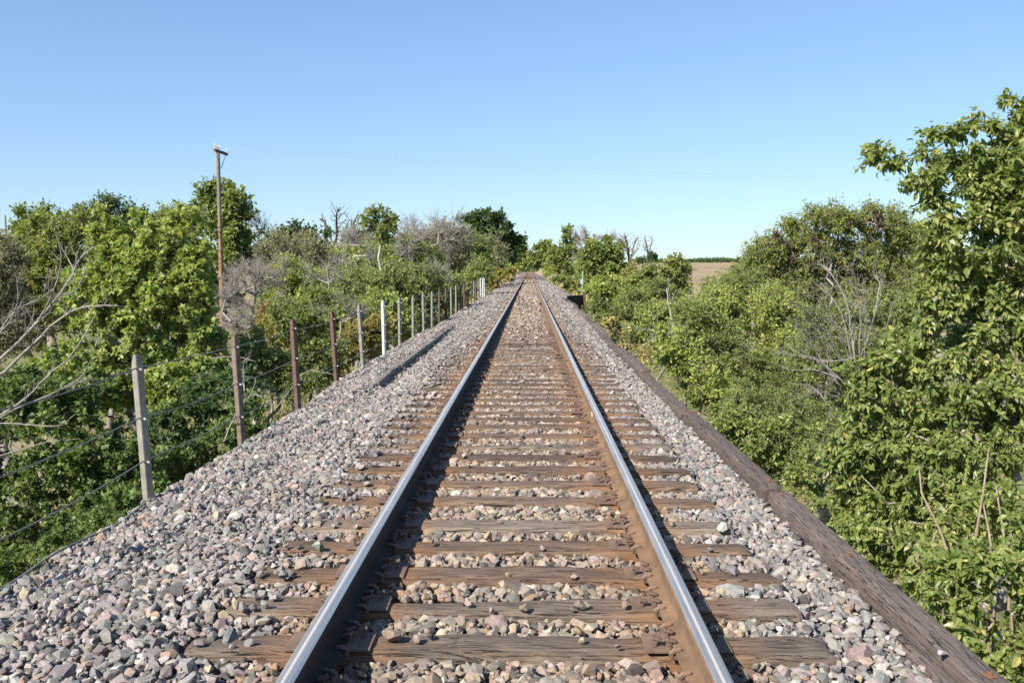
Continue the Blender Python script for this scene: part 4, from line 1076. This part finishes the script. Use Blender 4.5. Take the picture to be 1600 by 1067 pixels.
plant('round_tree', 'rounded light green treetop between locust and near elm', 'tree', 'lime', 60.0, [(1450, 360, 30, 14), (1440, 380, 40, 20), (1470, 385, 30, 24)], GR, seed=36, lp=4.5, cp=10)
limbs('dead_brush', 'fan of grey dead branches in front of the locust tree', 'dead shrub', 21.0,
      [[1.2, (1340, 590), (1330, 520), (1325, 470), (1300, 430), (1282, 412)], [(1340, 590), (1345, 500), (1340, 450), (1330, 410)], [(1335, 580), (1310, 520), (1290, 480), (1270, 450)], [(1320, 570), (1290, 520), (1265, 490), (1235, 470)], [(1300, 560), (1270, 520), (1245, 510)], [(1345, 560), (1365, 500), (1375, 450), (1370, 430)],
       [(1310, 600), (1280, 560), (1265, 530), (1235, 505)], [.9, (1350, 560), (1355, 480), (1352, 440)], [.9, (1330, 560), (1320, 500), (1305, 470), (1290, 455)], [.8, (1350, 590), (1385, 520), (1395, 470)]], .022, 'pale', GR, tw=16, tl=34, seed=37, spread=.45)
limbs('dead_brush', 'grey drooping dead twigs below the fan of dead branches', 'dead shrub', 18.0,
      [[(1320, 600), (1280, 560), (1240, 555), (1200, 550)], [(1310, 590), (1270, 575), (1240, 580), (1215, 570)], [(1330, 560), (1300, 565), (1260, 560), (1225, 535)], [(1300, 640), (1270, 600), (1235, 600)], [(1310, 620), (1270, 610), (1250, 620), (1230, 640)]], .014, 'pale', GR, tw=12, tl=28, seed=38, spread=.6)
for k, (lab, st, Yd, bl, kw) in enumerate([
  ('bright green shrub against the curb timber midway along the bridge', 'lime', 15.5, [(1070, 560, 34, 30), (1100, 600, 36, 34), (1050, 540, 26, 24), (1140, 640, 30, 30)], dict(lp=6)),
  ('dense light green shrub right of the one against the curb timber', 'lime', 19, [(1110, 530, 44, 36), (1150, 570, 44, 40), (1190, 590, 40, 44), (1090, 500, 36, 26)], dict(cov=.9, leafm='mid')),
  ('shaded green shrub beside the nearest whole curb timber', 'mid', 13.0, [(1180, 690, 44, 44), (1220, 730, 40, 34), (1150, 660, 30, 30), (1240, 690, 40, 44)], dict(lp=6.5, cp=20, leafm='mid', cov=.9)),
  ('feathery green shrub below the drooping dead twigs', 'olive', 14.5, [(1200, 640, 50, 34), (1250, 650, 44, 34), (1160, 620, 30, 24)], dict(leafm='mid', cov=.7)),
  ('yellow green shrub left of the fan of dead branches', 'lime', 24, [(1130, 480, 40, 30), (1180, 500, 44, 34), (1210, 480, 30, 30), (1220, 530, 34, 30)], dict(cov=1.0, leafm='lime')),
  ('olive shrub in front of the left flank of the locust tree', 'olive', 27, [(1160, 450, 34, 24), (1190, 460, 34, 26), (1130, 450, 24, 18)], dict(leafm='mid')),
  ('green leaning shrub between wing wall and field', 'mid', 34, [(1030, 470, 30, 26), (1060, 490, 34, 28), (1000, 480, 26, 24)], dict(cov=1.0)),
  ('olive brown rounded tree left of the field gap', 'yellow', 58, [(1052, 412, 10, 9), (1040, 425, 26, 14), (1060, 430, 18, 18), (1025, 440, 28, 20), (1050, 455, 26, 20)], dict(cov=1.3, lp=5, cp=12, leafm='olive')),
  ('rusty green scrub left of the rounded olive brown tree', 'rust', 62, [(1000, 430, 26, 16), (1020, 450, 26, 16), (985, 440, 20, 14)], dict(cov=.9, leafm='yellow')),
  ('light green shrub just beyond the black wing wall', 'lime', 56, [(945, 455, 20, 18), (965, 470, 24, 20), (985, 455, 24, 20), (930, 450, 14, 14)], dict(cov=1.2, lp=5.5, cp=13)),
  ('tall green weeds beside the middle curb timbers', 'lime', 30, [(960, 495, 18, 18), (985, 510, 22, 24), (1010, 520, 26, 26), (940, 480, 14, 14)], dict(cov=.9, lp=5, cp=18, leafm='mid')),
  ('dry yellowish weeds between curb timbers and green shrubs', 'yellow', 26, [(975, 530, 12, 14), (1000, 550, 16, 16), (955, 505, 12, 12)], dict(cov=.6, lp=5, cp=16, leafm='grass')),
  ('dense green shrub in the middle of the right thicket', 'mid', 28, [(1060, 520, 40, 28), (1030, 500, 30, 24), (1090, 482, 30, 20), (1120, 500, 34, 26)], dict(cov=1.0, leafm='lime')),
  ('dark green shrub behind the fan of dead branches', 'mid', 26, [(1330, 510, 60, 40), (1390, 500, 50, 44), (1260, 520, 50, 40)], dict(cov=1.0)),
  ('green bushy tree behind the right bank shrubs', 'olive', 22, [(1280, 570, 60, 44), (1340, 560, 50, 40), (1230, 580, 40, 40), (1300, 640, 60, 50)], dict(leafm='mid', cov=.9)),
  ('shadowed shrub under the near elm at the curb timber', 'low', 11.0, [(1300, 780, 44, 34), (1270, 740, 34, 34), (1340, 830, 44, 34)], dict(leafm='mid', cov=.7, lp=8)),
]): plant('tree' if ' tree ' in lab else ('weeds' if 'weeds' in lab else 'shrub'), lab, 'tree' if ' tree ' in lab else ('weeds' if 'weeds' in lab else 'shrub'), st, Yd, bl, GR, seed=200 + k, **kw)
limbs('dead_tree', 'grey dead trunk and branches leaning in the right thicket', 'dead tree', 25.0,
      [[1.4, (1062, 560), (1056, 520), (1045, 480), (1042, 450)], [.8, (1060, 540), (1030, 520), (1005, 515), (985, 508)], [.8, (1055, 520), (1040, 515), (1018, 530), (1000, 545)], [.7, (1058, 530), (1072, 500), (1070, 480)]], .028, 'brush', GR, tw=12, tl=28, seed=240)
plant('green_tree', 'rounded dark green tree behind the marker post', 'tree', 'mid', 84.0,
      [(940, 390, 24, 16), (925, 405, 24, 20), (955, 405, 22, 22), (940, 425, 34, 20), (965, 425, 16, 18), (920, 430, 16, 16)], GR, cov=1.4, seed=50, lp=5.5, cp=13)
plant('green_tree', 'upright green tree nearer the vanishing point on the right', 'tree', 'lime', 112.0,
      [(888, 372, 13, 13), (880, 392, 12, 16), (895, 392, 13, 18), (888, 412, 16, 14), (870, 400, 10, 18)], GR, cov=1.4, seed=51, lp=4.5, cp=10, leafm='mid')
plant('bare_tree', 'grey bare tree between the two green trees right of the track', 'dead tree', 'bare', 105.0, [(912, 372, 14, 16), (925, 380, 18, 14), (945, 372, 16, 10), (908, 395, 14, 20)], GR, cov=1.8, seed=52, cp=12)
limbs('dead_tree', 'pale dead tree just right of the rounded dark green tree', 'dead tree', 88.0,
      [[1.6, (985, 440), (984, 410), (980, 385), (976, 368)], [(984, 410), (990, 385), (996, 372)], [.8, (982, 395), (972, 380), (970, 366)], [.7, (984, 405), (995, 392), (1000, 380)]], 0.09, 'brush', GR, tw=40, tl=18, seed=53)
limbs('thin_tree', 'thin leafless treetop against the sky left of the field', 'dead tree', 120.0,
      [[1.2, (1012, 425), (1012, 400), (1010, 380), (1007, 370)], [.8, (1012, 400), (1017, 385), (1018, 372)], [.6, (1012, 395), (1005, 382)]], .09, 'pale', GR, tw=30, tl=16, seed=54)
shrubs('shrub', 'shrub', 'low', [
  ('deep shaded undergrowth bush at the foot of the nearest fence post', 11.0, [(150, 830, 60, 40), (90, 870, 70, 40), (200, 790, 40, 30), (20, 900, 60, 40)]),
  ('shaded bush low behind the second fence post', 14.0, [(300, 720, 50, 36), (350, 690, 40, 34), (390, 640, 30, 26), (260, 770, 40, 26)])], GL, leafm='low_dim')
shrubs('tree', 'tree', 'mid', [
  ('feathery green tree on the left flank of the locust tree', 40, [(1172, 430, 22, 20), (1190, 418, 20, 24), (1165, 445, 20, 14)]),
  ('pale green tree standing just right of the field gap', 50, [(1132, 448, 14, 12), (1120, 466, 22, 16), (1150, 440, 14, 13)])], GR, leafm='olive')
shrubs('tree', 'tree', 'grey', [
  ('grey green scrubby tree behind the third and fourth fence posts', 36, [(470, 455, 40, 34), (510, 460, 40, 34), (440, 470, 34, 34), (540, 470, 34, 30)]),
  ('grey green hazy tree behind the fifth to eighth fence posts', 40, [(580, 440, 40, 34), (620, 445, 40, 34), (660, 440, 34, 30)])], GL, leafm='mid')
shrubs('shrub', 'shrub', 'mid', [
  ('fresh green shrub low behind the second and third posts', 18, [(400, 560, 34, 40), (440, 580, 34, 36), (470, 600, 30, 24)])], GL)
plant('dark_tree', 'distant rounded tree right beside the vanishing point', 'tree', 'dark', 235.0,
      [(848, 388, 14, 9), (838, 396, 10, 10), (856, 396, 12, 12), (846, 406, 14, 9), (836, 408, 8, 9)], GR, cov=1.6, seed=55, lp=4, cp=8, leafm='mid')
plant('shrub', 'light green hedge of scrub beside the ballast right of the vanishing point', 'shrub', 'lime', 150.0,
      [(868, 412, 10, 10), (862, 420, 10, 7), (880, 420, 14, 10), (898, 425, 14, 10), (875, 405, 9, 10)], GR, cov=1.4, seed=56, lp=4, cp=8)
plant('weeds', 'olive and yellow weeds on the shoulder before the marker post', 'weeds', 'olive', 75.0, [(885, 440, 14, 8), (900, 446, 14, 8), (872, 433, 9, 5), (915, 440, 12, 9)], GR, cov=1.4, seed=57, lp=4, cp=8)
plant('weeds', 'yellowish weeds on the shoulder past the end of the fence', 'weeds', 'yellow', 80.0, [(775, 440, 12, 5), (788, 436, 8, 4)], GL, cov=1.2, seed=58, lp=4, cp=8)
plant('tree', 'far dark grove standing on the field left of the rounded olive brown tree', 'tree', 'dark', 420.0, [(1008, 404, 16, 5), (1018, 402, 10, 5)], GR, cov=1.6, seed=59, lp=3.5, cp=6)
# ---- far woods, undergrowth and grass: nobody could count these
def leafmass(name, label, cat, P, size, mat, shape='leaf', asp=.6, up=.7, jit=.6):
    n = len(P); D = nrm(rg.normal(size=(n, 3)) + np.array([0, 0, .5])); Nn = nrm(rg.normal(size=(n, 3)) * jit + np.array([0, 0, up]))
    V, Fc, per = leaves(P, D, Nn, size, shape, asp)
    var = np.clip(.5 + .22 * wob(P[:, 0], P[:, 1], .9) + rg.normal(size=n) * .2, 0, 1)
    tag(link(name, npmesh(name, V, Fc, False, {'var': ('FLOAT', np.repeat(var, per))}), LM[mat]), label, cat, kind='stuff')
def band(x0, x1, y, dy, h, n, sc):
    x = rg.uniform(x0, x1, n); yy = y + rg.uniform(-dy, dy, n)
    hh = h * (.55 + .3 * wob(x / sc, x * 0 + 3, 1.0) + .15 * wob(x / sc * 4, x * 0, 1.0)); u = rg.random(n) ** .8
    z = ground(x, yy) + hh * u
    return np.stack([x, yy, z], 1)
P = np.concatenate([band(90, 420, 830, 25, 6, 14000, 12), band(-900, -20, 700, 30, 16, 30000, 30)])
leafmass('distant_woods', 'far low line of woods along the horizon of the field', 'woods', P, rg.uniform(1.2, 2.6, len(P)), 'dark')
P = np.concatenate([band(-14, -4.5, 560, 20, 9, 2500, 8), band(3.5, 16, 560, 20, 9, 2500, 8), band(-8, 8, 640, 5, 8, 3000, 8)])
P[:, 2] = np.where(np.abs(P[:, 0]) < 9, P[:, 2] - ground(P[:, 0], P[:, 1]) + 0.2, P[:, 2])
leafmass('distant_trees', 'far trees closing the track at the vanishing point', 'woods', P, rg.uniform(.8, 1.6, len(P)), 'mid')
def carpet(x0, x1, y0, y1, n):
    x = rg.uniform(x0, x1, n); y = rg.uniform(y0, y1, n); return x, y
# weeds and ivy covering the valley floor
x, y = carpet(-34, 34, 4, 62, 150000); k = (np.abs(x) > 3.4) & (wob(x, y, .45) > -.28 + .25 * rg.random(len(x))); x, y = x[k], y[k]
hh = .10 + .55 * np.clip(wob(x + 5, y, .8) + .4, 0, 1)
P = np.stack([x, y, ground(x, y) + hh * rg.random(len(x))], 1)
leafmass('undergrowth', 'green weedy undergrowth covering the ground of the valley', 'undergrowth', P, rg.uniform(.07, .16, len(P)), 'mid')
def blades(x, y, h, name, label, mat, z=None):
    n = len(x); z = ground(x, y) if z is None else z
    B = np.stack([x, y, z], 1); a = rg.uniform(0, 6.28, n); lean = np.stack([np.cos(a), np.sin(a), 0 * a], 1) * (h * rg.uniform(.1, .5, n))[:, None]
    T = B + lean + np.array([0, 0, 1]) * h[:, None]; w_ = np.stack([-np.sin(a), np.cos(a), 0 * a], 1) * (h * .05 + .004)[:, None]
    M = B + lean * .35 + np.array([0, 0, .6]) * h[:, None]
    V = np.stack([B - w_, B + w_, M + w_ * .7, T, M - w_ * .7], 1).reshape(-1, 3); b = (np.arange(n) * 5)[:, None]
    Fc = np.concatenate([b + np.array([[0, 1, 2]]), b + np.array([[0, 2, 4]]), b + np.array([[4, 2, 3]])], 1).reshape(-1, 3)
    var = np.clip(.5 + .3 * wob(x, y, .6) + rg.normal(size=n) * .18, 0, 1)
    tag(link(name, npmesh(name, V, Fc, False, {'var': ('FLOAT', np.repeat(var, 3))}), LM[mat]), label, 'grass', kind='stuff')
x, y = carpet(-16, 16, 52, 210, 110000); k = (np.abs(x) > 3.25 + .5 * np.abs(wob(y, y * 0, .4))); x, y = x[k], y[k]
blades(x, y, rg.uniform(.12, .5, len(x)) * (1 + .5 * wob(x, y, .5)), 'embankment_grass', 'yellow green grass and weeds on the embankment slopes beyond the bridge', 'grass')
x, y = carpet(-30, 30, 6, 56, 70000); k = (np.abs(x) > 3.4) & (wob(x + 3, y, .35) > .05); x, y = x[k], y[k]
blades(x, y, rg.uniform(.10, .4, len(x)), 'valley_grass', 'patches of green grass on the valley floor below the bridge', 'grass')
x, y = carpet(-14, -8, 24, 44, 0)
tag(root := bpy.data.objects['ballast_bed'], kind='structure')
print('faces', sum(len(o.data.polygons) for o in bpy.data.objects if o.type == 'MESH'))
